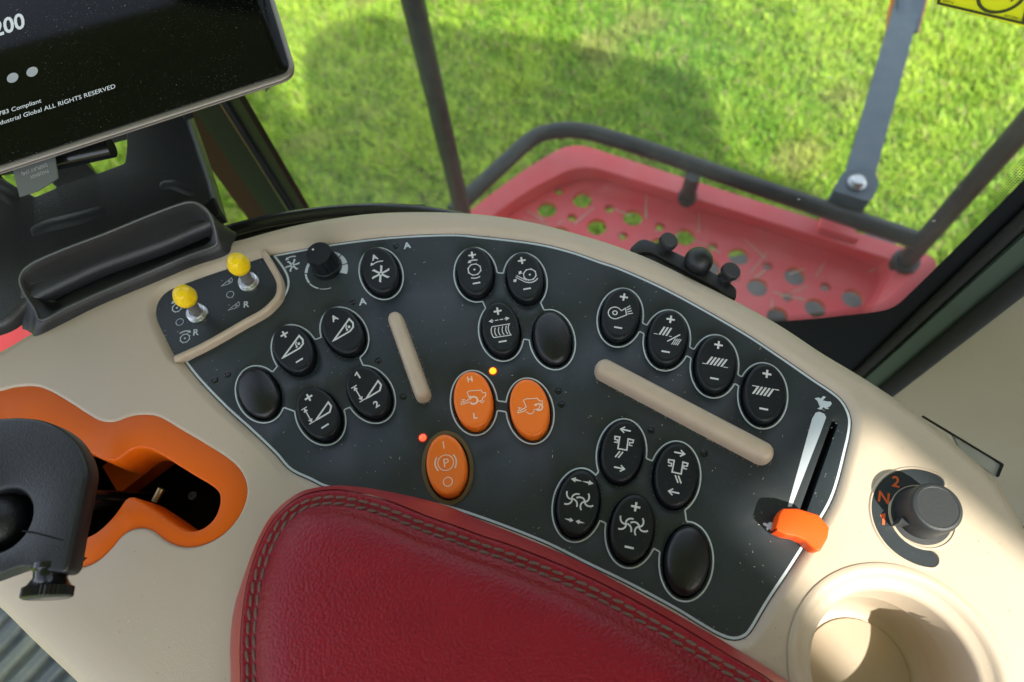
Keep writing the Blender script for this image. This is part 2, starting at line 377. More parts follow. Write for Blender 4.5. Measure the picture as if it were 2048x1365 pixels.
for row in range(7):
    r0 = .00052 * (1 - row * .085)
    for i in range(len(fr)):
        q = fr[i] - nn[i] * (.0006 + row * .00122)
        j = min(i + 1, len(fr) - 1)
        if row % 2: q = q + (fr[j] - fr[i]) * .5
        o = len(dots.v)
        for k in range(6): dots.v.append(Vector((q.x + r0 * math.cos(k * math.pi / 3), q.y + r0 * math.sin(k * math.pi / 3), .0036)))
        dots.f.append(tuple(o + k for k in range(6)))
DOTS = dots; FI = fi; FN = nn
d = part('dot_fade', dots.xf(PANE.m), 'frit', win, smooth=False, weld=False, fixn=False); d['kind'] = 'stuff'
sealp = [PANE.m @ Vector((aR + .0005, b, .006)) for b in (zlo, 0, .4, zhi)]
part('edge_seal', MB().tube(sealp, .0042, 10), 'seal', win)
# jamb
a2 = PANE.uv(1764, 769, .012).x
jb = thing('window_jamb', 'dark glossy upright window frame, green grass reflection put into its colour, between the glass and the beige fabric', 'window frame', PANE.m @ Vector((aR, zlo, 0)))
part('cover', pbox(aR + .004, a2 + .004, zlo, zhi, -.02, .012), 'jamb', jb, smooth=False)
part('edge_trim', MB().tube([PANE.m @ Vector((a2 + .006, b, .014)) for b in (zlo, 0, zhi)], .0065, 12), 'seal', jb)
# fabric wall
fw0 = PANE.m @ Vector((a2 + .009, 0, .010)); FAB = Pl(fw0, (.95, -.31, 0), (0, 0, 1))
fb = MB()
rings = []
for d_, x0 in ((-.03, .0), (.0, .0), (.004, .0015), (.006, .005)):
    rings.append([Vector((x0, zlo, d_)), Vector((x0, zhi, d_))])
rings.append([Vector((.30, zlo, .02)), Vector((.30, zhi, .02))]); rings.append([Vector((.9, zlo, .0)), Vector((.9, zhi, .0))])
fb.loft(rings, False); fb.xf(FAB.m)
tag(part('fabric_trim_panel', fb, 'fabric'), 'beige woven fabric trim panel right of the window, behind the console', 'trim panel')
# left pillar
pl_ = thing('window_pillar', 'dark glossy upright pillar behind the monitor, left of the side window', 'pillar', PANE.m @ Vector((aL, zlo, 0)))
wA = PANE.uv(625, 416).x - PANE.uv(604, 420).x; wB = PANE.uv(602, 420).x - PANE.uv(551, 427).x; wC = PANE.uv(550, 427).x - PANE.uv(511, 434).x
part('seal_strip', pbox(aL, aL + wA, zlo, zhi, .003, .009), 'frit', pl_, smooth=False)
part('seal_bead', MB().tube([PANE.m @ Vector((aL - .003, b, .008)) for b in (zlo, .2, zhi)], .005, 10), 'blackgloss', pl_)
b_ = MB().box((-wB, zlo, -.012), (0, zhi, 0)).xf(PANE.m @ Matrix.Translation((aL - .006, 0, .004)) @ Matrix.Rotation(R_(6), 4, 'Y'))
part('outer_cover', b_, 'pillar', pl_, smooth=False)
b_ = MB().box((-wC, zlo, -.012), (0, zhi, 0)).xf(PANE.m @ Matrix.Translation((aL - .008 - wB, 0, .004)) @ Matrix.Rotation(R_(3), 4, 'Y'))
part('inner_cover', b_, 'pillar2', pl_, smooth=False)
# roof, rear wall with a slot added to shape the sun patch, combine body: outside the frame, they shade the cab and the grass
roof = MB().box((-1.05, -1.45, 1.2), (.62, .72, 1.26))
tag(part('cab_roof', roof, 'headliner', smooth=False), 'grey lined cab roof above the console', 'roof')
XW = .62
def onwall(p): t = (XW - p[0]) / S.x; return (p[1] + t * S.y, t * S.z)
yA, zA = onwall((.1645, .075)); yD, zD = onwall((.088, .040))
rw = MB(); y0_, y1_ = -1.45, .30; zb, zt = -.7, 1.2; zl = .25
for th in (0,):
    x = XW + th
    rw.add([(x, y0_, zb), (x, yD, zb), (x, yD, zl), (x, yD, zD), (x, yD, zt), (x, y0_, zt), (x, yA, zb), (x, yA, zl), (x, yA, zA), (x, yA, zt), (x, y1_, zb), (x, y1_, zt)],
           [(0, 1, 2, 3, 4, 5), (1, 6, 7, 2), (3, 8, 9, 4), (6, 10, 11, 9, 8, 7)])
tag(part('cab_rear_wall', rw, 'headliner', smooth=False, fixn=False, weld=False), 'grey rear wall of the cab with an added upright slot that shapes the sun patch', 'wall')
body = [(.70, -.5), (1.35, -.5), (1.35, -1.9), (2.76, -1.9), (2.76, -.27), (2.78, .07), (2.06, .5), (1.04, .94), (.72, .80)]
low = [(.72, -.5), (1.35, -.5), (1.35, -1.9), (2.76, -1.9), (2.76, -.27), (2.3, .05), (1.1, .10), (.72, .10)]
bb = MB(); bb.loft([[Vector((x, y, z)) for x, y in low] for z in (-1.7, .42)] + [[Vector((x, y, z)) for x, y in body] for z in ()], True, True, True)
bb.loft([[Vector((x - (.30 if x > 1.5 else 0), y, .45)) for x, y in body], [Vector((x - .03, y, 1.0)) for x, y in body]], True, True, True)
tag(part('machine_body', bb, 'red_body', smooth=False), 'red body of the harvester behind the cab', 'machine body')
# red bodywork glimpsed at far left
c0 = P(0, 650, -1.0)
rb = MB(); L_ = [ (-.34, .05), (-.25, .12), (.03, .10), (.075, .05), (.08, -.06), (.0, -.16), (-.34, -.16)]
o_ = ccw([(c0.x + x, c0.y + y) for x, y in L_]); o_ = resample(crom(o_, 6), .02)
rb = plate(offset(o_, -.05), [], [(.02, -.004), (.04, -.018), (.05, -.04), (.05, -.25)], z=-1.0)
tag(part('front_fender', rb, 'red_body'), 'red bodywork of the machine glimpsed left of the black storage tray', 'bodywork')

# cab floor and the wall below the window
pe = PANE.m @ Vector((-.95, 0, -.012)); pf_ = PANE.m @ Vector((.42, 0, -.012))
cf = [(-1.05, -1.45), (.62, -1.45), (.62, pf_.y), (pf_.x, pf_.y), (-.42, .52), (-.48, .36), (-1.05, .30)]
structure('cab_floor', MB().loft([[Vector((x, y, z)) for x, y in cf] for z in (-.78, -.72)], True, True, True), 'floor', smooth=False)
tag(part('cab_side_wall', pbox(-.55, .42, -.78, zlo - .001, -.03, .004), 'black', smooth=False), 'black lower side wall of the cab under the window', 'wall')
# floor mat
zf = -.55
mt = thing('floor_mat', 'dusty dark rubber floor mat with raised ribs at lower left', 'floor mat', P(60, 1320, zf))
c1 = [P(-500, 1100, zf), P(-500, 2200, zf), P(900, 2200, zf), P(300, 1000, zf)]
base = MB(); base.box((-.75, -.75, zf - .02), (-.2, .12, zf)); part('base_sheet', base, 'mat', mt, smooth=False)
ra = P(-30, 1290, zf); rb_ = P(110, 1240 - 35, zf); dr = (P(84, 1262, zf) - P(0, 1350, zf)).normalized(); pr = Vector((-dr.y, dr.x, 0))
o0 = P(84, 1262, zf); stp = (P(128, 1306, zf) - P(84, 1262, zf)).dot(pr) * .62
rib = None
for i in range(-6, 7):
    c = o0 + pr * (i * abs(stp)); b = MB(); wd = abs(stp) * .72
    prof = [(-wd / 2, 0), (-wd / 2 + .003, .008), (-wd / 4, .010), (wd / 4, .010), (wd / 2 - .003, .008), (wd / 2, 0)]
    b.loft([[c + dr * s_ + pr * x + Vector((0, 0, z)) for x, z in prof] for s_ in (-.30, .16)], False)
    part('rib', b, 'mat', mt)

# ------------------------------------------------------------------ outside: platform, rails, strap bar
ZR = -.85
pf = thing('service_platform', 'red perforated steel platform outside the window', 'platform', P(1400, 480, -.92))
po = px2([(1143, 283), (1300, 334), (1500, 398), (1700, 461), (1885, 519), (1850, 580), (1790, 650), (1680, 800), (1300, 760), (850, 620), (800, 560), (935, 425), (1040, 345)], ZR)
po = ccw(po)
pin = px2([(1163, 327), (1300, 369), (1500, 431), (1700, 494), (1800, 524), (1770, 580), (1700, 690), (1600, 770), (1300, 730), (900, 600), (880, 560), (980, 432), (1070, 372)], ZR)
flo = px2([(1180, 352), (1300, 390), (1500, 451), (1690, 511), (1768, 540), (1745, 590), (1690, 680), (1590, 755), (1300, 715), (920, 590), (905, 560), (1005, 440), (1090, 385)], -.90)
def rnd(l, r=.03, n=5):
    l = [Vector((q[0], q[1])) for q in l]; out = []
    for i in range(len(l)):
        a, b, c = l[i - 1], l[i], l[(i + 1) % len(l)]; d1 = (a - b); d2 = (c - b); rr = min(r, d1.length * .45, d2.length * .45)
        p0 = b + d1.normalized() * rr; p1 = b + d2.normalized() * rr
        for k in range(n + 1):
            t = k / n; out.append(p0 * (1 - t) ** 2 + b * 2 * t * (1 - t) + p1 * t * t)
    return out
po, pin, flo = [ccw(rnd(q, .05)) for q in (po, pin, flo)]
ns = len(po)
big = [(1094, 419), (1165, 400), (1194, 454), (1266, 435.6), (1370.5, 474), (1477.6, 513), (1589.7, 552.7), (1515, 574.6), (1705.7, 597), (1631, 616), (1555, 633), (1318, 493), (1420, 535), (1120, 470)]
small = [(1118, 383), (1218.6, 417.7), (1144, 435.6), (1246, 472.5), (1319.7, 454), (1425, 494), (1535, 532.7), (1574.7, 594.5), (1651, 574.6), (1769, 617), (1470, 555), (1690, 640)]
holes = []
for c in big: q = P(*c, -.90).xy; holes.append(circle(q.x, q.y, .0208, 24))
for c in small:
    q = P(*c, -.90).xy; holes.append([Vector((q.x + (.0135 if i % 2 else .0075) * math.cos(i * math.pi / 8), q.y + (.0135 if i % 2 else .0075) * math.sin(i * math.pi / 8))) for i in range(16)])
b = flat(flo, holes, -.90)
v3 = lambda l, z: [Vector((q.x, q.y, z)) for q in l]
al = min(range(ns), key=lambda i: (pin[i] - flo[0]).length); pin = pin[al:] + pin[:al]
al = min(range(ns), key=lambda i: (po[i] - pin[0]).length); po = po[al:] + po[:al]
mid = [pin[i].lerp(flo[i], .75) for i in range(ns)]
b.loft([v3(flo, -.90), v3(mid, -.893), v3([pin[i].lerp(flo[i], .25) for i in range(ns)], -.86), v3(pin, ZR), v3(po, ZR), v3(offset(po, .003), ZR - .012), v3(offset(po, .003), ZR - .04)])
for h in holes: h2 = ccw(h); b.loft([v3(h2, -.90), v3(h2, -.912)])
part('tray', b, 'red', pf)
tab = [P(1648, 437, ZR + .004), P(1703, 455, ZR + .004), P(1712, 470, ZR + .004), P(1640, 449, ZR + .004)]
tb = px2([(1646, 428), (1706, 447), (1716, 478), (1640, 455)], ZR + .012); part('tab', plate(tb, [], [(.001, -.002), (.001, -.02)], z=ZR + .012), 'red', pf)
# pieces under the platform seen through its holes
ug = P(1540, 570, -1.25)
rr = MB().box((ug.x - .16, ug.y - .10, ug.z - .2), (ug.x + .35, ug.y + .10, ug.z)); tag(part('step_box', rr, 'dirtygrey', smooth=False), 'grey metal step box under the red platform, seen through its holes', 'step')

ZRL = -.775
rl = thing('guard_rail', 'bent black tube guard rail above the red platform', 'rail', P(1400, 340, ZR))
path = crom([P(u, v, ZRL) for u, v in [(905, 425), (945, 386), (1000, 335), (1045, 293), (1075, 272), (1110, 262), (1150, 261), (1195, 269), (1300, 301), (1450, 352), (1650, 419), (1790, 466), (1835, 481)]], 6, False)
part('rail_tube', MB().tube(path, .0168, 16), 'tube', rl)
q = P(1386, 352, ZRL); part('stub_post', MB().tube([q + Vector((0, 0, .0)), Vector((q.x, q.y, ZR - .01))], .015, 14).tube([Vector((q.x, q.y, ZR + .012)), Vector((q.x, q.y, ZR - .002))], .019, 14), 'tube', rl)
# upright handrails
q = P(925, 425, ZRL); h1 = thing('handrail', 'upright black handrail post left of the red platform', 'handrail', (q.x, q.y, ZR), 'upright handrails outside the window')
part('post', MB().tube([(q.x, q.y, z) for z in (ZR - .1, -.3, .3, 1.1)], .0160, 16), 'tube', h1)
q = P(1808, 527, ZR); h2 = thing('handrail', 'upright black handrail post set in the right end of the red platform', 'handrail', (q.x, q.y, ZR), 'upright handrails outside the window')
part('post', MB().tube([(q.x, q.y, z) for z in (ZR - .05, -.3, .3, 1.1)], .0172, 16), 'tube', h2)
part('socket', MB().tube([(q.x, q.y, ZR - .01), (q.x, q.y, ZR + .012)], .025, 18), 'tube', h2)
# strap bar
sb = thing('strap_bar', 'flat blue grey steel bar bolted to the guard rail, with orange strips', 'bar', P(1715, 362, -.75))
zb0, zb1 = -.745, -.86
barp = [P(1689, 352, zb0), P(1750, 352, zb0), P(1862, -60, zb1), P(1808, -60, zb1)]
def slab(top, th):
    b = MB(); return b.loft([[p - Vector((0, 0, th)) for p in top], top], True, True, True)
part('flat_bar', slab(barp, .008), 'bar', sb, smooth=False)
e = [P(u, v, zb0 + .006) for u, v in rnd([(1697, 338), (1746, 338), (1759, 368), (1741, 404), (1666, 382), (1681, 352)], .0 + 8, 3)]
part('end_plate', slab(e, .05), 'bar', sb, smooth=False)
e = [P(u, v, -.80) for u, v in [(1772, 62), (1840, 66), (1866, -60), (1796, -60)]]
part('upper_plate', slab([P(u, v, zb1 + .03) for u, v in [(1790, 62), (1836, 64), (1868, -60), (1806, -60)]], .006), 'bar', sb, smooth=False)
part('orange_strip', slab([P(u, v, zb1 - .02) for u, v in [(1764, 102), (1778, 96), (1818, -60), (1792, -60)]], .006), 'reflect_orange', sb, smooth=False)
part('orange_strip', slab([P(u, v, zb1 - .02) for u, v in [(1826, 66), (1838, 62), (1872, -60), (1850, -60)]], .006), 'reflect_orange', sb, smooth=False)
q = P(1716, 363, zb0 + .014)
def bolt(q, r, m='steel', nm='bolt', par=None):
    b = MB().lathe([(r * 1.35, -.006), (r * 1.35, -.003), (r, -.003), (r, .004), (r * .8, .006)], 12).xf(Matrix.Translation(q)); return part(nm, b, m, par)
bolt(q, .0125, 'steel', 'bolt', sb)
for u, v in ((1804, 68), (1796, 116)): bolt(P(u, v, zb1 + .012 + .05 * (v - 60) / 100), .009, 'bar', 'bolt', sb)

# sticker on the glass
st = thing('warning_sticker', 'yellow warning sticker with black frame and circle on the glass at upper right', 'sticker', PANE.m @ Vector((*PANE.uv(1960, 20), 0)))
C_ = [PANE.uv(*p, .0035) for p in [(1869, 9), (2064, 58), (2120, -190), (1915, -230)]]
part('film', plate(rnd(C_, .003, 4), [], [(.0001, -.0008)], z=.0036).xf(PANE.m), 'sticker', st, smooth=False)
e1 = (C_[1] - C_[0]); e2 = (C_[3] - C_[0])
ST = lambda a, b: C_[0] + e1 * a + e2 * b
fr_ = [PANE.uv(*p, .0038) for p in [(1876.5, 6.5), (2046, 46.5), (2102, -200), (1925, -230)]]
part('frame_line', ribbon(fr_, .0011, .0040).xf(PANE.m), 'ink', st, smooth=False)
cc = PANE.uv(2003, -9, .0038); rr_ = (PANE.uv(2000, 24, .0038) - cc).length
part('circle_line', ribbon(circle(cc.x, cc.y, rr_, 40), .0013, .0040).xf(PANE.m), 'ink', st, smooth=False)
tipp = PANE.uv(2021, 4.5, .0038); tri = [tipp, tipp + Vector((.004, .010)), tipp + Vector((-.004, .010))]
part('arrow_mark', flat(tri, [], .0041).xf(PANE.m), 'ink', st, smooth=False)
def on_pane(s, uv0, uv1, h, par, m='ink', d=.0042):
    a = PANE.uv(*uv0, .0038); c = PANE.uv(*uv1, .0038); ang = math.degrees(math.atan2((c - a).y, (c - a).x)); t = text_mb(s, 1.0)
    wdt = max(v.x for v in t.v); sc = (c - a).length / wdt
    return part('lettering', t.xf(PANE.m @ TR(a.x, a.y, d, ang, sc)), m, par, smooth=False)
on_pane('B0/P16', (1885, 2.5), (1906, 7.5), 0, st); on_pane('84072886 C', (2007, 32), (2043, 40.5), 0, st)

# ------------------------------------------------------------------ CONSOLE
ZP = -.003
con = thing('control_console', 'beige control console with charcoal switch panel full of oval buttons', 'console', (0, .1, -.12))
flat_px = [(-160, 800), (0, 716), (74, 673), (200, 603), (330, 540), (430, 505), (486, 490), (566, 468), (644, 452), (742, 439), (850, 436), (957, 441), (1055, 456), (1172, 487), (1271, 521), (1360, 563), (1459, 613), (1548, 662), (1637, 721), (1728, 776), (1841, 853), (1930, 926), (1973, 967), (2015, 1034), (2052, 1110), (2080, 1210), (2095, 1340), (2070, 1500), (1980, 1650), (1700, 1740), (1000, 1740), (700, 1660), (450, 1490), (320, 1367), (133, 1198), (20, 1098), (-160, 990)]
fo = resample(crom([p.xy for p in px(flat_px)], 6), .004); fo = ccw(fo)
# chamfer is wider along the lower-left edge
kk = []
lowA, lowB = P(330, 1372).xy, P(-150, 940).xy
for q in fo:
    dd = (lowB - lowA).normalized(); t = (q - lowA).dot(dd); dist = abs((q - lowA).x * dd.y - (q - lowA).y * dd.x)
    kk.append(3.0 if (dist < .012 and -.1 < t < .2) else 1.0)
kk = [sum(kk[(i + j) % len(kk)] for j in range(-3, 4)) / 7 for i in range(len(kk))]
main_px = [(545, 511.5), (599, 501), (649, 491.6), (724, 481), (800, 473.5), (900, 469.4), (960, 473.6), (1069.8, 486.8), (1140, 503), (1200, 523.7), (1247, 540), (1344.6, 584.8), (1476.5, 658.7), (1560, 713), (1628, 760), (1660, 781), (1683.6, 801), (1698, 827), (1701, 853), (1692, 900), (1666, 993.6), (1625, 1066), (1581, 1136.6), (1536, 1205), (1504, 1259), (1488, 1275), (1466, 1280), (1438, 1271.5), (1400, 1250), (1351, 1220), (1262, 1172), (1172, 1128), (1080, 1083), (945.6, 1032), (860, 1008), (760, 990), (662, 977.6), (621, 960.5), (580, 940), (549.5, 906.5), (499.7, 859), (450, 814), (400, 762), (368.5, 722.6)]
tog_px = [(400, 706), (524.6, 633), (554.5, 609.4), (572, 582), (574.4, 559.6), (564.4, 537)]
mo = [p.xy for p in px(main_px, ZP)]; tg = [p.xy for p in px(tog_px, ZP)]
def seg(pts, n=8): return crom(pts, n, False)
main_loop = seg(mo)[:-1] + [mo[-1]] + seg([mo[-1]] + tg + [mo[0]])[1:-1]
main_loop = ccw(resample(main_loop, .0015))
union_px = main_px + [(352, 712), (335, 680), (318, 645), (314, 622), (321, 600), (340, 582), (385, 564), (430, 548), (480, 532), (523, 518)]
uo = [p.xy for p in px(union_px, ZP)]
u_loop = seg(uo[:len(main_px)])[:-1] + seg(uo[len(main_px) - 1:])[:-1] + seg([uo[-1], uo[0]], 3)[:-1]
u_loop = ccw(resample(u_loop, .0025))
hole_flat = resample(offset(u_loop, .0050), .0025)
gate_px = [(-120, 830), (-60, 790), (0, 781), (27, 774), (69, 772), (101, 783), (137, 804), (174, 828), (201, 842), (229, 843), (256, 833), (284, 829), (316, 833), (366, 862), (412, 889), (458, 919), (483, 946), (493, 978), (487, 1011), (469, 1043), (441, 1071), (403, 1090), (366, 1094), (334, 1083), (302, 1060), (275, 1056), (247, 1067), (220, 1098), (197, 1119), (169, 1133), (130, 1135), (60, 1120), (-40, 1080), (-120, 1000)]
gate_o = ccw(resample(crom([p.xy for p in px(gate_px)], 5), .003))
gate_flat = offset(gate_o, .0018)
cupc = Vector((.1364, -.0311)); CUPR = .0457
cup_hole = circle(cupc.x, cupc.y, CUPR - .002, 64)
prof = [(.0006, -.00003), (.0022, -.0004), (.0042, -.0014), (.0060, -.0030), (.0076, -.0056), (.0082, -.009), (.0086, -.016), (.0086, -.10)]
iprof = [(.0005, -.00003), (.0016, -.0004), (.0030, -.0014), (.0042, -.0026), (.0050, -.0040), (.0052, -.0065)]
gprof = [(.0003, -.00003), (.0009, -.0002), (.0015, -.0008), (.0018, -.0016), (.0019, -.012)]
b = plate(fo, [hole_flat, gate_flat, cup_hole], prof, [iprof, gprof, [(.0004, 0), (.001, -.002)]], k=kk)
part('housing', b, 'beige', con, angle=50)
# gate surround
hole_px = [(150, 890), (169, 900), (197, 916), (221, 921), (238, 914), (256, 900), (276, 894), (300, 899), (330, 915), (380, 946), (428, 976), (437, 1000), (427, 1033), (404, 1055), (376, 1061), (350, 1050), (320, 1029), (292, 1010), (268, 995), (256, 993), (246, 1000), (222, 1033), (193, 1061), (169, 1074), (140, 1084), (60, 1060), (-20, 1000), (0, 900), (70, 880)]
gh = ccw(resample(crom([p.xy for p in px(hole_px)], 5), .002))
b = plate(offset(gate_o, -.0002), [offset(gh, .0012)], [(.0002, -.0001), (.0003, -.006)], [(.0004, -.0002), (.0009, -.0006), (.0012, -.0016), (.0016, -.020), (.0016, -.026)], z=-.0012)
part('gate_surround', b, 'gate', con, angle=50)
wo = offset(gate_o, -.0012); wl = MB().loft([[Vector((p.x, p.y, z)) for p in wo] for z in (-.0265, -.11)], True, False, True); part('lever_well', wl, 'welldark', con, smooth=False)
q = P(310, 1004, -.034)
part('pivot_bolt', MB().tube([q, q + Vector((.004, .0065, .001))], .0022, 12), 'brass', con)
q = P(386, 992, -.040); part('washer', MB().lathe([(.0024, 0), (.0024, .0008), (.0012, .0008), (.0012, .0004)], 16).xf(Matrix.Translation(q)), 'black', con)
q0 = P(268, 925, -.058); part('well_bracket', MB().box((-.011, -.016, -.012), (.011, .016, .0)).xf(TR(q0.x, q0.y, -.058, -58)), 'gate', con, smooth=False)

# buttons -----------------------------------------------------------
A_, B_ = .0100, .0157
BT = [  # name, centre mm, fan angle, kind, label
 ('fan', -67.1, 208.7, 103, 'k', 'black oval button with A, arrow and six blade fan symbol'),
 ('auxA', -90.2, 174.6, 115, 'k', 'black oval button with A above a sloping wedge symbol'),
 ('wedge', -117.6, 168.7, 115, 'k', 'black oval button with plus and minus around a wedge with curved arrow'),
 ('wedgepm', -105.3, 129.5, 115, 'k', 'black oval button with plus and minus around a wedge and length arrow'),
 ('wedge12', -78.6, 136.6, 115, 'k', 'black oval button with 1 and 2 around a wedge and length arrow'),
 ('blank', -137.25, 147.3, 115, 'b', None),
 ('drum', -13.9, 197.4, 90, 'k', 'black oval button with plus and minus around a toothed drum'),
 ('drumgap', 12.96, 188.4, 90, 'k', 'black oval button with plus and minus around a toothed drum and feed gap'),
 ('sieve', -4.9, 159.7, 90, 'k', 'black oval button with a curved ribbed basket under a dashed arrow'),
 ('blank', 21.3, 149.9, 90, 'b', None),
 ('HL', -24.8, 122.1, 90, 'o', 'orange oval button marked H and L with front wheel machine outline'),
 ('mach', 3.0, 112.6, 90, 'o', 'orange oval button with rear wheel machine outline'),
 ('park', -42.3, 90.6, 90, 'o', 'orange oval parking brake button marked P'),
 ('blower', 59.6, 155.9, 68, 'k', 'black oval button with plus and minus around a blower outline'),
 ('s1', 80.6, 138.3, 68, 'k', 'black oval button with plus and minus around two sets of slats and a slash'),
 ('s2', 100.8, 119.5, 68, 'k', 'black oval button with plus and minus around low tailed slats'),
 ('s3', 119.9, 99.7, 68, 'k', 'black oval button with plus and minus around high tailed slats'),
 ('chL', 43.9, 82.7, 68, 'k', 'black oval button with chute symbol, arrow left above arrow right'),
 ('chR', 66.6, 67.0, 68, 'k', 'black oval button with chute symbol, arrow right above arrow left'),
 ('sprA', 18.0, 61.7, 68, 'k', 'black oval button with spreader rotors between outward and inward arrows'),
 ('sprPM', 40.5, 46.2, 68, 'k', 'black oval button with spreader rotors between plus and minus'),
 ('blank', 61.9, 28.2, 68, 'b', None)]
wells = [circle(x / 1000, y / 1000, A_ + .0010, 48, B_ + .0010, R_(a - 90)) for _, x, y, a, *_r in BT]
slotp0, slotp1 = P(1669, 848, ZP).xy, P(1606, 1024, ZP).xy
def stadium(p0, p1, r, n=10):
    d = (p1 - p0).normalized(); t = math.atan2(d.y, d.x); o = []
    for k in range(n + 1): a = t - math.pi / 2 + math.pi * k / n; o.append(p1 + Vector((math.cos(a), math.sin(a))) * r)
    for k in range(n + 1): a = t + math.pi / 2 + math.pi * k / n; o.append(p0 + Vector((math.cos(a), math.sin(a))) * r)
    return o
slot = stadium(slotp0, slotp1, .0019)
led_un = [(791.9, 492.8), (706, 605), (756.8, 721.5), (807, 793.6), (456, 749.5), (430, 760.8), (1116.5, 782.6), (1122.6, 809), (1302, 861.5), (1408.6, 907.7)]
ledc = [P(*q, ZP).xy for q in led_un]
leds = [circle(q.x, q.y, .00205, 20) for q in ledc]
hw = [[(.0003, -.0002), (.0004, -.008)]] * len(wells) + [[(.0003, -.0002), (.0004, -.012)]] + [[(.0003, -.0003), (.0005, -.0012)]] * len(leds)
b = plate(offset(u_loop, .0004), wells + [slot] + leds, None, hw, z=ZP)
part('switch_plate', b, 'panel', con, angle=40)
for i, q in enumerate(ledc): part('lamp_lens', MB().lathe([(.0019, -.0011), (.0017, -.0006), (.001, -.0004)], 18).xf(Matrix.Translation((q.x, q.y, ZP))), 'blackgloss', con)
und = MB().box((.06 - .24, .0, -.0125), (.19, .26, -.0115)); 
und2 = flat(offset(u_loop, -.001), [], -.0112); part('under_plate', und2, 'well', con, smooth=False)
part('border_line', ribbon(offset(main_loop, -.0007), .00115, ZP + .00018), 'line', con, smooth=False)
# caps
def cap_mesh(kind):
    n = 56; rings = []; b = MB(); h0 = .0058
    rad = [.02, .2, .4, .58, .70, .78, .83, .865, .90, .93, .96, .98, .993, 1.0]
    for r in rad:
        ring = []
        for i in range(n):
            t = 2 * math.pi * i / n; x, y = A_ * r * math.cos(t), B_ * r * math.sin(t); ring.append(Vector((x, y, cap_h(x, y, kind))))
        rings.append(ring)
    rings.append([Vector((p.x * 1.012, p.y * 1.012, -.004)) for p in rings[-1]])
    b.loft(rings, True, True, False); return b
def cap_h(x, y, kind):
    r = min(1.0, math.hypot(x / A_, y / B_))
    if kind == 'b':
        return .0062 * (1 - .42 * r * r) - (.0023 * (1 - math.sqrt(max(0, 1 - ((r - .80) / .20) ** 2))) if r > .80 else 0)
    h = .0052 + .0007 * (y / B_) ** 2 - .0002 * (1 - (x / A_) ** 2)
    if r > .84: h -= .0021 * (1 - math.sqrt(max(0, 1 - ((r - .84) / .16) ** 2)))
    return h
capme = {'k': cap_mesh('k').mesh('rocker_cap', M['rubber'], angle=60), 'o': cap_mesh('o').mesh('orange_cap', M['orange'], angle=60), 'b': cap_mesh('b').mesh('blank_cap', M['rubber_gloss'], angle=60)}
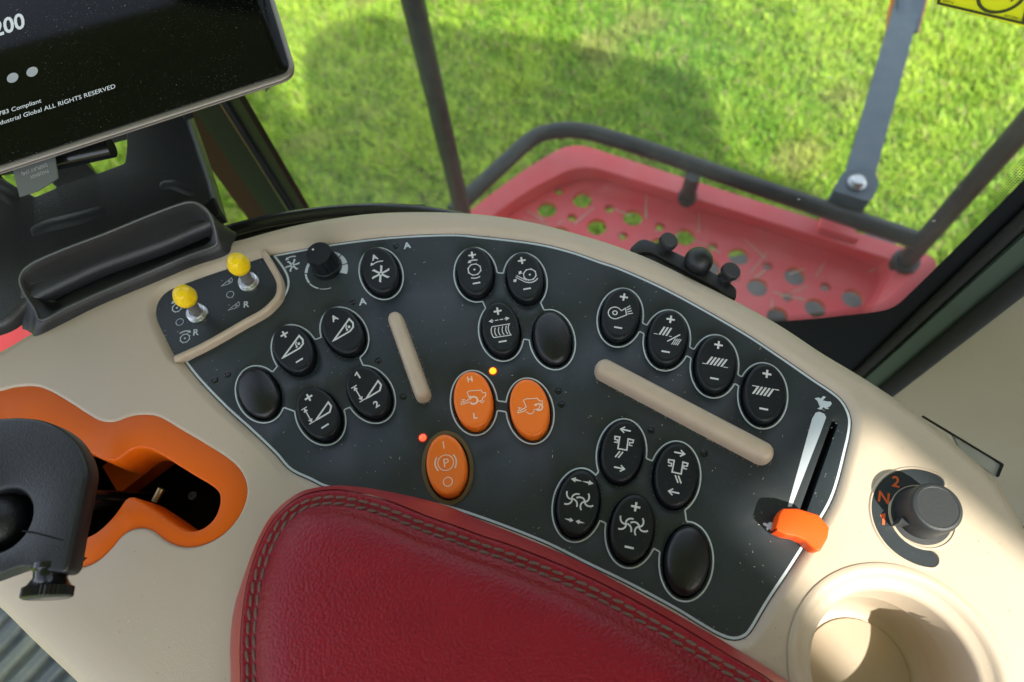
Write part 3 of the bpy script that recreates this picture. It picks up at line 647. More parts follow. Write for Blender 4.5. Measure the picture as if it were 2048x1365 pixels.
# symbols ------------------------------------------------------------
class Sym(MB):
    def __init__(s): super().__init__(); s.zz = 0
    def poly(s, pts):
        o = len(s.v); s.v += [Vector((x, y, s.zz)) for x, y in pts]; s.f.append(tuple(range(o, o + len(pts)))); s.zz += .004; return s
    def line(s, pts, w=.55, closed=False):
        p = [Vector(q) for q in pts]; p2 = []
        for i in range(len(p) if closed else len(p) - 1):
            a, c = p[i], p[(i + 1) % len(p)]; n = max(1, int((c - a).length / 1.6))
            p2 += [a.lerp(c, k / n) for k in range(n)]
        if not closed: p2.append(p[-1])
        s.merge(ribbon(p2, w, s.zz, closed)); s.zz += .004; return s
    def circ(s, cx, cy, r, w=.5, n=24): s.merge(ribbon(circle(cx, cy, r, n), w, s.zz)); s.zz += .004; return s
    def arc(s, cx, cy, r, a0, a1, w=.5, n=12):
        return s.line([(cx + r * math.cos(R_(a0 + (a1 - a0) * k / n)), cy + r * math.sin(R_(a0 + (a1 - a0) * k / n))) for k in range(n + 1)], w)
    def disc(s, cx, cy, r, n=14): return s.poly([tuple(q) for q in circle(cx, cy, r, n)])
    def plus(s, y=9.6, x=0, l=4.3, w=1.0):
        return s.poly([(x - l / 2, y - w / 2), (x - w / 2, y - w / 2), (x - w / 2, y - l / 2), (x + w / 2, y - l / 2), (x + w / 2, y - w / 2), (x + l / 2, y - w / 2), (x + l / 2, y + w / 2), (x + w / 2, y + w / 2), (x + w / 2, y + l / 2), (x - w / 2, y + l / 2), (x - w / 2, y + w / 2), (x - l / 2, y + w / 2)])
    def minus(s, y=-9.3, x=0, l=4.2, w=.95): return s.poly([(x - l / 2, y - w / 2), (x + l / 2, y - w / 2), (x + l / 2, y + w / 2), (x - l / 2, y + w / 2)])
    def tri(s, x, y, a, l=1.6, wd=1.5):   # arrow head, tip at x,y, pointing along a
        c, n = math.cos(R_(a)), math.sin(R_(a)); bx, by = x - c * l, y - n * l
        return s.poly([(x, y), (bx - n * wd / 2, by + c * wd / 2), (bx + n * wd / 2, by - c * wd / 2)])
    def vee(s, x, y, a, l=1.8, w=.6, sp=33):
        return s.line([(x - l * math.cos(R_(a + sp)), y - l * math.sin(R_(a + sp))), (x, y), (x - l * math.cos(R_(a - sp)), y - l * math.sin(R_(a - sp)))], w)
    def txt(s, t, x, y, size, bold=.03, rot=0):
        m = text_mb(t, size, bold, 'CENTER').xf(TR(x, y, s.zz, rot)); m.v = [Vector((v.x, v.y, s.zz)) for v in m.v]; s.merge(m); s.zz += .004; return s
    def drum(s, cx, cy, r, w=.55):
        s.circ(cx, cy, r, w)
        for k in range(8):
            a = R_(k * 45 + 10); p = (cx + (r - .1) * math.cos(a), cy + (r - .1) * math.sin(a)); q = (cx + (r + .75) * math.cos(a + .22), cy + (r + .75) * math.sin(a + .22)); c = (cx + (r) * math.cos(a + .42), cy + (r) * math.sin(a + .42))
            s.poly([p, q, c])
        s.disc(cx, cy, .6); return s
    def wedge(s, x, y, w=.95, sc=1.0, arrow=True):
        P_ = [(-6.6, -2.3), (6.7, 4.3), (7.3, .9), (6.2, -1.4), (3.7, -2.5), (0, 0)]
        f = lambda a, b_: (x + a * sc, y + b_ * sc)
        s.line([f(*q) for q in P_[:-1]], w, True)
        if arrow:
            s.disc(*f(4.4, .1), .8 * sc); s.arc(*f(4.4, .1), 1.7 * sc, 100, 225, .55 * sc); s.tri(*f(3.0, -1.5), -55, 1.1 * sc, 1.4 * sc)
        return s
    def wedge2(s, x, y, w=.8):
        return s.line([(-2.6, -3.6), (7.3, 1.3), (7.6, -1.6), (5.5, -3.9)], .9, True)
    def dim(s, x, y):
        s.line([(x - 1.6, y + 4.6), (x + 1.6, y + 4.6)], .55); s.line([(x - 1.6, y - 4.6), (x + 1.6, y - 4.6)], .55)
        s.line([(x, y + 3.7), (x, y - 3.7)], .6); s.vee(x, y + 3.9, 90, 1.7, .6); s.vee(x, y - 3.9, -90, 1.7, .6); return s
    def fan(s, cx, cy, r=3.7, w=1.0):
        for k in range(6):
            a = R_(k * 60 + 8); s.line([(cx + .9 * math.cos(a), cy + .9 * math.sin(a)), (cx + r * math.cos(a), cy + r * math.sin(a))], w)
            e = (cx + r * math.cos(a), cy + r * math.sin(a)); s.line([(e[0], e[1]), (e[0] + .8 * math.cos(a + 1.6), e[1] + .8 * math.sin(a + 1.6))], .7)
        s.circ(cx, cy, .85, .5, 12); return s
    def rotor(s, cx, cy, flip=1):
        for k in range(4):
            a0 = k * 90 + 15; pts = []
            for j in range(7):
                t = j / 6; a = R_(a0 + flip * t * 62); rr = .4 + 3.9 * t; pts.append((cx + rr * math.cos(a), cy + rr * math.sin(a)))
            s.line(pts, .75)
        return s.disc(cx, cy, .6)
    def slats(s, x, y, n, up, sp=1.45, h=3.4, sl=1.5, w=.72):
        for k in range(n): xx = x + (k - (n - 1) / 2) * sp; s.poly([(xx - sl / 2 - w / 2, y - h / 2), (xx - sl / 2 + w / 2, y - h / 2), (xx + sl / 2 + w / 2, y + h / 2), (xx + sl / 2 - w / 2, y + h / 2)])
        return s
    def chute(s, fl=1):
        f = lambda L_: [(x * fl, y) for x, y in L_]
        s.line(f([(-4.4, 4.6), (-4.6, 6.2), (-2.3, 6.4), (-2.2, .5), (2.1, .6), (1.9, 6.3), (4.5, 6.2), (4.4, 4.6)]), .68)
        s.line(f([(-4.4, 4.7), (-3.0, 4.7), (-3.0, 3.4), (-4.6, 3.4)]), .55); s.line(f([(4.4, 4.7), (2.9, 4.7), (2.9, 3.3), (4.4, 3.3)]), .55)
        s.line(f([(-1.0, -.6), (-2.8, -4.0)]), .68); s.line(f([(.5, -.6), (-1.3, -4.0)]), .68); return s
    def machine(s, front=True):
        g = lambda L_: [(x * 1.16 - .1, y * 1.16 + .6) for x, y in L_]
        s.line(g([(-2.0, 3.1), (-.6, 3.5), (4.2, 2.9), (4.8, 1.6), (6.1, 1.3), (5.9, -.2), (4.7, -.6), (4.0, -2.0), (1.6, -2.0)]), .48)
        s.line(g([(-2.0, 3.1), (-1.2, -.2), (-3.6, -1.2)]), .48); s.line(g([(-5.4, -2.2), (-2.0, -1.8), (-1.4, -1.2)]), .5)
        s.line(g([(-5.4, -2.2), (-4.8, -.9), (-3.9, -1.4), (-4.5, .1), (-3.2, -.4)]), .45)
        if front: s.arc(.4, -.8, 1.95, 205, 510, .95, 18); s.tri(-2.2, 1.1, 190, 1.7, 1.8); s.arc(4.6, -1.8, 1.0, 180, 360, .45, 8)
        else: s.arc(4.8, -.8, 1.75, 205, 480, .75, 18); s.tri(2.2, .6, 180, 1.6, 1.6); s.arc(.2, -1.7, 1.9, 195, 345, .48, 10)
        return s
def symbol(nm):
    s = Sym()
    if nm == 'fan': s.txt('A', -.1, 6.4, 5.0); s.arc(.2, -3.6, 8.2, 65, 108, .7); s.tri(-3.9, 3.6, 215, 2.0, 2.3); s.fan(0, -3.6, 5.2, 1.15)
    elif nm == 'auxA': s.txt('A', 0, 6.6, 5.0); s.wedge(-.3, -1.2)
    elif nm == 'wedge': s.plus(); s.wedge(-.3, -.2); s.minus()
    elif nm == 'wedgepm': s.plus(); s.dim(-4.7, 1.0); s.wedge2(0, 0); s.minus()
    elif nm == 'wedge12': s.line([(-1.3, 10.9), (.35, 11.9), (.35, 8.2)], .8); s.dim(-4.7, 1.2); s.wedge2(0, 0); s.txt('2', .3, -11.2, 5.2)
    elif nm == 'drum': s.plus(9.6); s.drum(0, .2, 3.5); s.arc(0, -.3, 6.6, 68, 112, .75); s.tri(-3.3, 5.0, 205, 1.9, 2.1); s.arc(0, 0, 5.4, 242, 298, .65); s.minus(-8.7)
    elif nm == 'drumgap':
        s.plus(9.6); s.drum(2.9, 0.0, 3.4); s.arc(2.9, .0, 5.0, 238, 322, .65); s.line([(-4.4, .9), (.5, -3.3)], .5); s.line([(-5.1, .0), (.1, -4.5)], .5)
        s.tri(-3.0, 1.2, -128, 1.7, 2.3); s.line([(-2.0, 2.5), (-1.5, 3.1)], 1.0); s.tri(-4.7, -1.3, 42, 1.7, 2.3); s.line([(-5.8, -2.3), (-6.4, -2.9)], 1.0); s.minus(-8.6)
    elif nm == 'sieve':
        s.plus(9.6); s.vee(-5.2, 4.4, 180, 1.9, .5, 28); s.vee(5.2, 4.4, 0, 1.9, .5, 28)
        for k in range(4): s.line([(-4.9 + k * 2.6, 4.4), (-3.3 + k * 2.6 + .3, 4.4)], .5)
        s.line([(-4.4, 1.1), (-5.0, -.4), (-5.2, -2.2), (-4.8, -4.4), (-4.2, -5.5), (4.9, -5.7), (4.2, -3.8), (4.0, -1.7), (4.4, -.1), (5.1, 1.0)], .5, True)
        for k in range(4): s.line([(-2.7 + k * 2.0, .2), (-3.3 + k * 2.0, -1.5), (-3.3 + k * 2.0, -3.3), (-2.6 + k * 2.0, -4.9)], .5)
        s.minus(-8.6)
    elif nm == 'HL': s.txt('H', 0, 9.4, 4.3, .035); s.machine(True); s.txt('L', 0, -10.6, 4.3, .035)
    elif nm == 'mach': s.machine(False)
    elif nm == 'park':
        s.line([(0, 8.2), (0, 12.0)], .6); s.circ(0, 1.0, 3.9, .5, 32); s.arc(0, 1.0, 5.3, 140, 220, .75); s.arc(0, 1.0, 5.3, -40, 40, .75)
        s.txt('P', .1, -1.2, 6.2, .0); s.circ(0, -8.6, 2.2, .5)
    elif nm == 'blower':
        s.plus(); s.arc(-3.1, -.6, 3.5, 45, 300, .55, 20); s.line([(-.65, 1.85), (.1, 1.4), (1.9, 3.2), (3.1, -.6), (-1.35, -3.6)], .55); s.circ(-3.1, -.5, 1.15, .6, 16)
        for k in range(4): t = k / 3; s.line([(2.5 + 1.0 * t, 3.5 - 3.5 * t), (4.1 + 2.1 * t, 5.2 - 4.1 * t)], .5)
        s.minus(-8.9)
    elif nm == 's1':
        s.plus(); s.slats(-1.7, 2.3, 3, 1, 1.75, 5.0, 2.0, .95); s.line([(-7.4, -.1), (-5.3, -.1)], .4); s.line([(.5, -.1), (1.9, -.1)], .4)
        s.line([(0, -3.2), (6.0, 1.9)], .65); s.slats(5.0, -1.7, 4, 1, .95, 1.9, .9, .5); s.slats(4.2, -3.7, 4, 1, .95, 1.7, .8, .5); s.minus()
    elif nm == 's2': s.plus(); s.slats(.2, .2, 5, 1, 1.8, 4.6, 2.3, 1.02); s.line([(-6.8, -2.0), (-4.9, -2.0)], .45); s.line([(3.7, -2.0), (5.9, -2.0)], .45); s.minus()
    elif nm == 's3': s.plus(); s.slats(-1.0, 0, 5, 1, 1.8, 4.6, 2.3, 1.02); s.line([(-6.5, 2.0), (-4.2, 2.0)], .45); s.line([(4.3, 2.1), (6.5, 2.1)], .45); s.minus()
    elif nm in ('chL', 'chR'):
        fl = 1 if nm == 'chL' else -1; s.chute(fl)
        s.line([(2.5 * fl, 10.4), (-2.2 * fl, 10.4)], .75); s.vee(-2.5 * fl, 10.4, 180 if fl > 0 else 0, 2.5, .65, 38)
        s.line([(-2.5 * fl, -8.9), (2.2 * fl, -8.9)], .75); s.vee(2.5 * fl, -8.9, 0 if fl > 0 else 180, 2.5, .65, 38)
    elif nm in ('sprA', 'sprPM'):
        s.rotor(-3.2, .9, -1); s.rotor(3.0, .9, 1)
        if nm == 'sprA':
            for sg in (-1, 1):
                s.tri(5.5 * sg, 10.2, 0 if sg > 0 else 180, 2.3, 2.5); s.poly([(3.3 * sg, 10.7), (.3 * sg, 10.3), (.3 * sg, 10.1), (3.3 * sg, 9.7)])
                s.tri(.5 * sg, -8.9, 180 if sg > 0 else 0, 1.7, 2.2); s.poly([(2.2 * sg, -8.4), (4.7 * sg, -8.85), (4.7 * sg, -8.95), (2.2 * sg, -9.4)])
        else: s.plus(); s.minus()
    return s
for nm, x, y, a, kd, lab in BT:
    mtx = Matrix.Translation((x / 1000, y / 1000, ZP)) @ Matrix.Rotation(R_(a - 90), 4, 'Z')
    nme = 'blank_button' if kd == 'b' else 'rocker_button'
    o = bpy.data.objects.new(nme, capme[kd]); COL.objects.link(o); o.parent = con; o.matrix_parent_inverse = world_of(con).inverted(); o.matrix_basis = mtx; _W[o.name] = mtx
    if lab: o['label'] = lab
    if kd != 'b':
        s = symbol(nm); s.v = [Vector((p.x / 1000, p.y / 1000, cap_h(p.x / 1000, p.y / 1000, kd) + .00010 + p.z / 1000 * .25)) for p in s.v]
        q = bpy.data.objects.new('symbol', s.mesh('symbol', M['opr' if kd == 'o' else 'print'], smooth=False, weld=False, fixn=False)); COL.objects.link(q); q.parent = o
# group outlines: contour of the union of ellipses and bridges ---------
def contour(ells, bars, fill=None, off=2.15, hw=2.6):
    ex = np.array([e[0] for e in ells]); ey = np.array([e[1] for e in ells]); st = .4
    X, Y = np.meshgrid(np.arange(ex.min() - 26, ex.max() + 26, st), np.arange(ey.min() - 26, ey.max() + 26, st)); Fd = np.full(X.shape, 99.)
    for cx, cy, a in ells:
        t = R_(a - 90); u = (X - cx) * math.cos(t) + (Y - cy) * math.sin(t); v = -(X - cx) * math.sin(t) + (Y - cy) * math.cos(t)
        aa, bb_ = A_ * 1000 + off, B_ * 1000 + off
        f = np.hypot(u / aa, v / bb_); gg = np.hypot(u / aa ** 2, v / bb_ ** 2) + 1e-9; Fd = np.minimum(Fd, f * (f - 1) / gg)
    for i, j in bars:
        a = np.array(ells[i][:2]); c = np.array(ells[j][:2]); dvec = c - a; ln = np.hypot(*dvec); dvec /= ln
        u = (X - a[0]) * dvec[0] + (Y - a[1]) * dvec[1]; v = -(X - a[0]) * dvec[1] + (Y - a[1]) * dvec[0]
        Fd = np.minimum(Fd, np.maximum(np.abs(v) - hw, np.maximum(-u, u - ln)))
    if fill:
        pl = [ells[i] for i in fill]
        for iy in range(X.shape[0]):
            for ix in range(X.shape[1]):
                if Fd[iy, ix] > 0 and inside((X[iy, ix], Y[iy, ix]), pl): Fd[iy, ix] = -1.
    segs = {}
    def ip(p, q, fp, fq): t = fp / (fp - fq); return (p[0] + (q[0] - p[0]) * t, p[1] + (q[1] - p[1]) * t)
    sg = (Fd < 0); ys, xs = np.where((sg[:-1, :-1].astype(int) + sg[1:, :-1] + sg[:-1, 1:] + sg[1:, 1:]) % 4 != 0)
    nxt = {}
    for iy, ix in zip(ys, xs):
        c = [(ix, iy), (ix + 1, iy), (ix + 1, iy + 1), (ix, iy + 1)]; ed = []
        for k in range(4):
            p, q = c[k], c[(k + 1) % 4]
            if sg[p[1], p[0]] != sg[q[1], q[0]]: ed.append((tuple(sorted((p, q))), sg[p[1], p[0]]))
        if len(ed) == 2:
            a, c2 = ed; (s0, e0) = (a, c2) if a[1] else (c2, a); nxt[s0[0]] = e0[0]
    def pos(e): p, q = e; return ip((X[p[1], p[0]], Y[p[1], p[0]]), (X[q[1], q[0]], Y[q[1], q[0]]), Fd[p[1], p[0]], Fd[q[1], q[0]])
    best = []; seen = set()
    for s0 in list(nxt):
        if s0 in seen: continue
        l = []; e = s0
        while e in nxt and e not in seen: seen.add(e); l.append(pos(e)); e = nxt[e]
        if len(l) > len(best): best = l
    return resample([Vector((p[0] / 1000, p[1] / 1000)) for p in best], .0009)
idx = {}
for i, r in enumerate(BT): idx.setdefault(r[0] + ('' if r[0] != 'blank' else str(r[3])), i)
E3 = lambda k: (BT[idx[k]][1], BT[idx[k]][2], BT[idx[k]][3])
groups = [(['fan'], [], None), (['blank115', 'wedge', 'auxA', 'wedge12', 'wedgepm'], [(0, 1), (1, 2), (2, 3), (3, 4), (4, 0)], [0, 1, 2, 3, 4]),
          (['drum', 'drumgap', 'blank90', 'sieve'], [(0, 1), (1, 2), (2, 3), (3, 0)], [0, 1, 2, 3]),
          (['HL', 'mach'], [(0, 1)], None), (['blower', 's1', 's2', 's3'], [(0, 1), (1, 2), (2, 3)], None),
          (['chL', 'chR', 'blank68', 'sprPM', 'sprA'], [(0, 1), (1, 2), (2, 3), (3, 4), (4, 0)], [0, 1, 2, 3, 4])]
for nmz, bars, fill in groups:
    part('group_outline', ribbon(contour([E3(k) for k in nmz], bars, fill), .00072, ZP + .00016), 'line', con, smooth=False)
pk = E3('park'); b = MB(); t = R_(0)
ro = circle(pk[0] / 1000, pk[1] / 1000, A_ + .0030, 56, B_ + .0032); ri = circle(pk[0] / 1000, pk[1] / 1000, A_ + .0011, 56, B_ + .0011)
b.loft([[Vector((q.x, q.y, ZP)) for q in ro], [Vector((q.x, q.y, ZP + .0003)) for q in ro], [Vector((q.x, q.y, ZP + .0003)) for q in ri], [Vector((q.x, q.y, ZP)) for q in ri]]); part('button_ring', b, 'gold', con)
# lit lamps
for c, m, lb in (((985.9, 742.6), 'amber', 'lit amber indicator lamp'), ((845.7, 876), 'red_led', 'lit red indicator lamp')):
    q = P(*c, ZP); part('indicator_lamp', MB().lathe([(.0019, 0), (.0018, .0006), (.0012, .0011), (.0005, .0013)], 20).xf(Matrix.Translation(q)), m, con, lb)
    part('lamp_rim', MB().lathe([(.0026, 0), (.0025, .0002), (.0019, .0002)], 20).xf(Matrix.Translation(q)), 'led_rim', con)
# print on the panel
def ptext(s, c, size, ang, bold=.03, m='line', z=ZP + .00017, par=con, nm='lettering'):
    q = P(*c, z); return part(nm, text_mb(s, size, bold, 'CENTER').xf(TR(q.x, q.y, z, ang)), m, par, smooth=False)
ptext('A', (815, 497), .0058, 2); ptext('A', (726, 609.5), .0058, 2)
ptext('R', (492, 615), .0055, -2, .02); ptext('R', (391, 671), .0055, -2, .02)
def psym(s, c, ang, m='line', z=ZP + .00016, sc=1.0):
    q = P(*c, z); s.v = [Vector((p.x / 1000 * sc, p.y / 1000 * sc, p.z / 1000 * .25)) for p in s.v]
    return part('print_mark', s.xf(TR(q.x, q.y, z, ang)), m, con, smooth=False, weld=False, fixn=False)
s = Sym(); s.fan(0, 0, 4.0, 1.0); s.arc(0, -.6, 6.6, 72, 122, .7); s.tri(-4.2, 4.2, 215, 1.9, 2.3); psym(s, (585, 531), 0)
psym(Sym().wedge(0, 0, .32, .5), (453, 566), 10); psym(Sym().wedge(0, 0, .32, .5), (467, 614), 10)
psym(Sym().circ(0, 0, 2.1, .3), (460.5, 589.5), 0); psym(Sym().circ(0, 0, 2.1, .3), (359.5, 644.5), 0)
s = Sym(); s.drum(0, 0, 2.6, .5); s.arc(0, -.5, 5.0, 70, 125, .75); s.tri(-3.6, 3.2, 215, 1.8, 2.0); psym(s, (354, 616), 0)
s = Sym(); s.drum(0, 0, 2.6, .5); s.arc(0, -.5, 5.0, 60, 128, .75); s.tri(3.4, 3.0, -35, 1.8, 2.0); psym(s, (370, 677), 0)
# taper, rabbit, tortoise
tp = px2([(1631, 826), (1638, 824), (1648, 828), (1652, 835), (1640, 868), (1583, 1014), (1575, 1014), (1624, 838)], ZP); part('taper_mark', flat(tp, [], ZP + .00017), 'line', con, smooth=False)
zb2 = lambda L_: px2([(1450 + x / 3.425, 760 + y / 3.425) for x, y in L_], ZP)
rab = zb2([(612, 128), (640, 122), (655, 130), (672, 112), (690, 118), (668, 142), (700, 150), (722, 150), (730, 165), (715, 185), (700, 190), (712, 202), (690, 200), (672, 188), (660, 205), (630, 200), (650, 188), (640, 165), (632, 145)])
part('rabbit_mark', flat(rab, [], ZP + .00017), 'line', con, smooth=False)
tor = zb2([(258, 982), (275, 980), (290, 988), (305, 975), (330, 980), (348, 1000), (350, 1030), (330, 1040), (320, 1030), (300, 1022), (290, 1032), (280, 1022), (285, 1008), (262, 995)])
part('tortoise_mark', flat(tor, [], ZP + .00017), 'line', con, smooth=False)
# raised ridges
def ridge(p0, p1, r, h, name, m='beige_smooth', label=None):
    b = MB(); rings = []
    for d_, z in [(1.06, -.001), (1.04, .12), (1.02, .40), (.94, .62), (.80, .82), (.58, .95), (.2, 1.0)]:
        rings.append([Vector((q.x, q.y, ZP + z * h if z > 0 else ZP + z)) for q in stadium(p0, p1, r * d_)])
    b.loft(rings, True, False, True); return part(name, b, m, con, label, angle=60)
ridge(P(792, 641, 0).xy, P(845, 788, 0).xy, .0040, .0085, 'finger_ridge', label='short beige ridge left of the orange buttons')
ridge(P(1210, 741, 0).xy, P(1523, 906, 0).xy, .0052, .0095, 'finger_ridge', label='long beige ridge below the row of four buttons')
# divider ridge round the toggle switches
dv = crom([p for p in px([(527, 505), (543, 532), (556, 555), (561, 573), (558, 594), (545, 611), (526, 627), (490, 647), (440, 676), (395, 700), (350, 720)], 0)], 6, False)
b = MB(); dv2 = [Vector((p.x, p.y)) for p in dv]; nn = normals2(dv2, False); pr_ = [(-1.0, -.006), (-.98, .0005), (-.8, .0016), (-.35, .0024), (.35, .0024), (.8, .0016), (.98, .0005), (1.0, -.006)]
rings = []
for i, p in enumerate(dv2):
    f = 1.0 if 0 < i < len(dv2) - 1 else .75
    rings.append([Vector((*(p + nn[i] * (.0019 * f * a)), z if f == 1 else min(z, .001))) for a, z in pr_])
b.loft(rings, False); b.f.append(tuple(range(8))); b.f.append(tuple(len(b.v) - 8 + i for i in range(8))); part('divider_ridge', b, 'beige_smooth', con, angle=60)
# toggle switches
def toggle(base_px, tip_px, htip):
    bq = P(*base_px, ZP); tq = P(*tip_px, htip); ax = (tq - bq); Lh = ax.length; q = ax.normalized().to_track_quat('Z', 'Y').to_matrix().to_4x4()
    nut = MB().lathe([(.0058, 0), (.0058, .0012), (.0053, .0014), (.0056, .0018), (.0056, .0024), (.0052, .0027), (.0055, .0031), (.0055, .0037), (.0049, .0042), (.0034, .0042), (.0034, .002)], 28)
    nut.xf(Matrix.Translation(bq)); o = part('toggle_switch', nut, 'steel', con, 'yellow tipped toggle switch in a plated collar')
    m4 = Matrix.Translation(bq) @ q
    part('stem', MB().lathe([(.0027, .001), (.0028, .004), (.0033, Lh * .55), (.0036, Lh - .004)], 24).xf(m4), 'greystem', o)
    z0 = Lh - .006
    part('tip_cap', MB().lathe([(.0030, z0), (.0046, z0), (.0056, z0 + .0010), (.0060, z0 + .0030), (.0061, z0 + .0042), (.0058, z0 + .0048), (.0057, z0 + .0060), (.0050, z0 + .0085), (.0038, z0 + .0104), (.002, z0 + .0114), (.0006, z0 + .0116)], 36).xf(m4), 'yellow', o, angle=24)
toggle((397, 629), (367.5, 590), .0205); toggle((499.5, 567), (475, 526), .0205)
# small rotary knob
q = P(648, 549, ZP); tq = P(637, 506, .0125)
fl = lambda k, t: (-.055 * max(0, math.cos(10 * t)) ** 6 if 3 <= k <= 6 else 0)
kb = MB().lathe([(.0088, 0), (.0088, .0012), (.0085, .0036), (.0081, .0040), (.0079, .0060), (.0076, .0110), (.0074, .0146), (.0069, .0155), (.002, .0155)], 60, fl).xf(Matrix.Translation((tq.x, tq.y, ZP)))
kn = part('speed_knob', kb, 'rubber', con, 'small black fluted knob with white dot', angle=30)
part('pointer_dot', MB().lathe([(.0008, 0), (.0007, .0003)], 14).xf(Matrix.Translation((tq.x - .0030, tq.y + .0028, ZP + .0152))), 'print', kn)
s = Sym(); kc = Vector((-98.4, 216.9))
def sector(s, r0, r1, a0, a1, n=6):
    return s.poly([(r1 * math.cos(R_(a0 + (a1 - a0) * k / n)), r1 * math.sin(R_(a0 + (a1 - a0) * k / n))) for k in range(n + 1)] + [(r0(a0 + (a1 - a0) * k / n) * math.cos(R_(a0 + (a1 - a0) * k / n)), r0(a0 + (a1 - a0) * k / n) * math.sin(R_(a0 + (a1 - a0) * k / n))) for k in reversed(range(n + 1))])
r0f = lambda a: 12.4 - (.5 + 3.3 * max(0, (285 - (a if a > 0 else a)) / 300) if False else 0)
for k in range(9):
    a0 = 280 - k * 34; a1 = a0 - 30.5; th = .40 + .30 * k ** 1.28
    sector(s, lambda a, t=th: 12.6 - t, 12.6, a0, a1)
s.v = [Vector((p.x / 1000, p.y / 1000, p.z / 1000 * .25)) for p in s.v]; part('scale_mark', s.xf(TR(kc.x / 1000, kc.y / 1000, ZP + .00016)), 'line', con, smooth=False, weld=False, fixn=False)
# throttle slider
sp = px2([(1560, 1028), (1566, 1020), (1590, 1020), (1632, 1034), (1652, 1056), (1650, 1074), (1636, 1098), (1626, 1100), (1606, 1083), (1590, 1076), (1570, 1072), (1549, 1060)], .006)
so = ccw(rnd([p.xy for p in px([(1556, 1030), (1563, 1019), (1592, 1019), (1634, 1032), (1655, 1057), (1652, 1078), (1637, 1104), (1628, 1103), (1606, 1083), (1588, 1075), (1568, 1072), (1547, 1062)], .006)], .0008, 3))
b = plate(offset(so, -.0009), [], [(.0005, -.0001), (.0008, -.0004), (.0009, -.0010), (.0009, -.0060), (.0007, -.0100)], z=.0085)
part('throttle_slider', b, 'slider', con, 'orange slider lever at the lower end of its slot', angle=60)
part('slider_stalk', MB().box((-.0012, -.004, -.012), (.0012, .004, .001)).xf(TR(P(1603, 1040, ZP).x, P(1603, 1040, ZP).y, 0, 22)), 'blackgloss', con, smooth=False)
# selector knob and scale
sc_c = Vector((.1713, .0294))
def arcband(c, r0, r1, a0, a1, z, n=48):
    o = [];  rm = (r0 + r1) / 2; hw_ = (r1 - r0) / 2
    for k in range(n + 1): a = R_(a0 + (a1 - a0) * k / n); o.append(c + Vector((math.cos(a), math.sin(a))) * r1)
    for k in range(1, 8): a = R_(a1) + math.pi * k / 8; e = c + Vector((math.cos(R_(a1)), math.sin(R_(a1)))) * rm; o.append(e + Vector((math.cos(a), math.sin(a))) * hw_)
    for k in range(n + 1): a = R_(a1 + (a0 - a1) * k / n); o.append(c + Vector((math.cos(a), math.sin(a))) * r0)
    for k in range(1, 8): a = R_(a0) + math.pi + math.pi * k / 8; e = c + Vector((math.cos(R_(a0)), math.sin(R_(a0)))) * rm; o.append(e + Vector((math.cos(a), math.sin(a))) * hw_)
    return o
ab = ccw(arcband(sc_c, .0149, .0218, 50, 257, 0)); ss = plate(ab, [], [(.0002, -.0002)], z=.0004)
sp_ = part('selector_scale', ss, 'panel', con, smooth=False)
rimb = ccw(offset(ab, .0009)); b = MB(); b.loft([[Vector((q.x, q.y, -.0001)) for q in offset(ab, .0017)], [Vector((q.x, q.y, .0007)) for q in offset(ab, .0010)], [Vector((q.x, q.y, .0007)) for q in offset(ab, .0005)], [Vector((q.x, q.y, -.0001)) for q in offset(ab, .00025)]]); part('scale_rim', b, 'beige', con)
one = ribbon([Vector((-.0011, .0013)), Vector((.0004, .0023)), Vector((.0004, -.0023))], .0011, 0, False).xf(TR(.1534, .0310, .00056, -25)); part('lettering', one, 'orpr', sp_, smooth=False)
for s_, x, y, an in (('2', 165.6, 46.6, -25), ('N', 157.6, 40.6, -27)):
    t = text_mb(s_, .0072, .02, 'CENTER').xf(TR(x / 1000, y / 1000, .00056, an) @ Matrix.Translation((0, -.0025, 0))); part('lettering', t, 'orpr', sp_, smooth=False)
kb = MB().lathe([(.0140, .0), (.0138, .0006), (.0115, .0008), (.0113, .0030), (.0110, .0135), (.0106, .0155), (.0100, .0162), (.009, .0164), (.0086, .0161), (.002, .0161)], 64).xf(Matrix.Translation((sc_c.x - .0004, sc_c.y + .0014, .0)))
kn = part('selector_knob', kb, 'knobgrey', con, 'dark grey round selector knob pointing at 1', angle=30)
b = MB(); b.loft([[(.009, -.0032, .001), (.0155, 0, .001), (.009, .0032, .001)], [(.009, -.0032, .0075), (.0150, 0, .0075), (.009, .0032, .0075)]], True, True, True)
part('pointer', b.xf(TR(sc_c.x - .0004, sc_c.y + .0014, 0, 192)), 'knobgrey', kn, smooth=False)
part('knob_skirt', MB().lathe([(.0150, -.0002), (.0149, .0006), (.0140, .0007), (.0138, .0002)], 48).xf(Matrix.Translation((sc_c.x, sc_c.y, 0))), 'beige', con)
# cup holder
cp = MB(); n = 72; prof_ = [(CUPR - .0015, -.0004), (CUPR - .0005, .0006), (CUPR - .0018, .0011), (CUPR - .0034, .0010), (CUPR - .0050, .0002), (CUPR - .0060, -.0012), (CUPR - .0070, -.0022), (CUPR - .0095, -.0030), (CUPR - .0112, -.0040), (CUPR - .0120, -.0065), (CUPR - .0126, -.024), (CUPR - .0130, -.0245), (CUPR - .0131, -.025), (CUPR - .0126, -.0252), (CUPR - .0140, -.039), (CUPR - .0160, -.044), (CUPR - .020, -.046), (.001, -.046)]
cp.loft([[Vector((cupc.x + r * math.cos(2 * math.pi * i / n), cupc.y + r * math.sin(2 * math.pi * i / n), z)) for i in range(n)] for r, z in prof_], True, False, True)
part('cup_holder', cp, 'beige', con, 'round beige cup holder', angle=45)
pad = MB().lathe([(.024, -.0458), (.024, -.0452), (.023, -.0449)], 40).xf(Matrix.Translation((cupc.x, cupc.y, 0))); part('cup_mat', pad, 'beige', con)

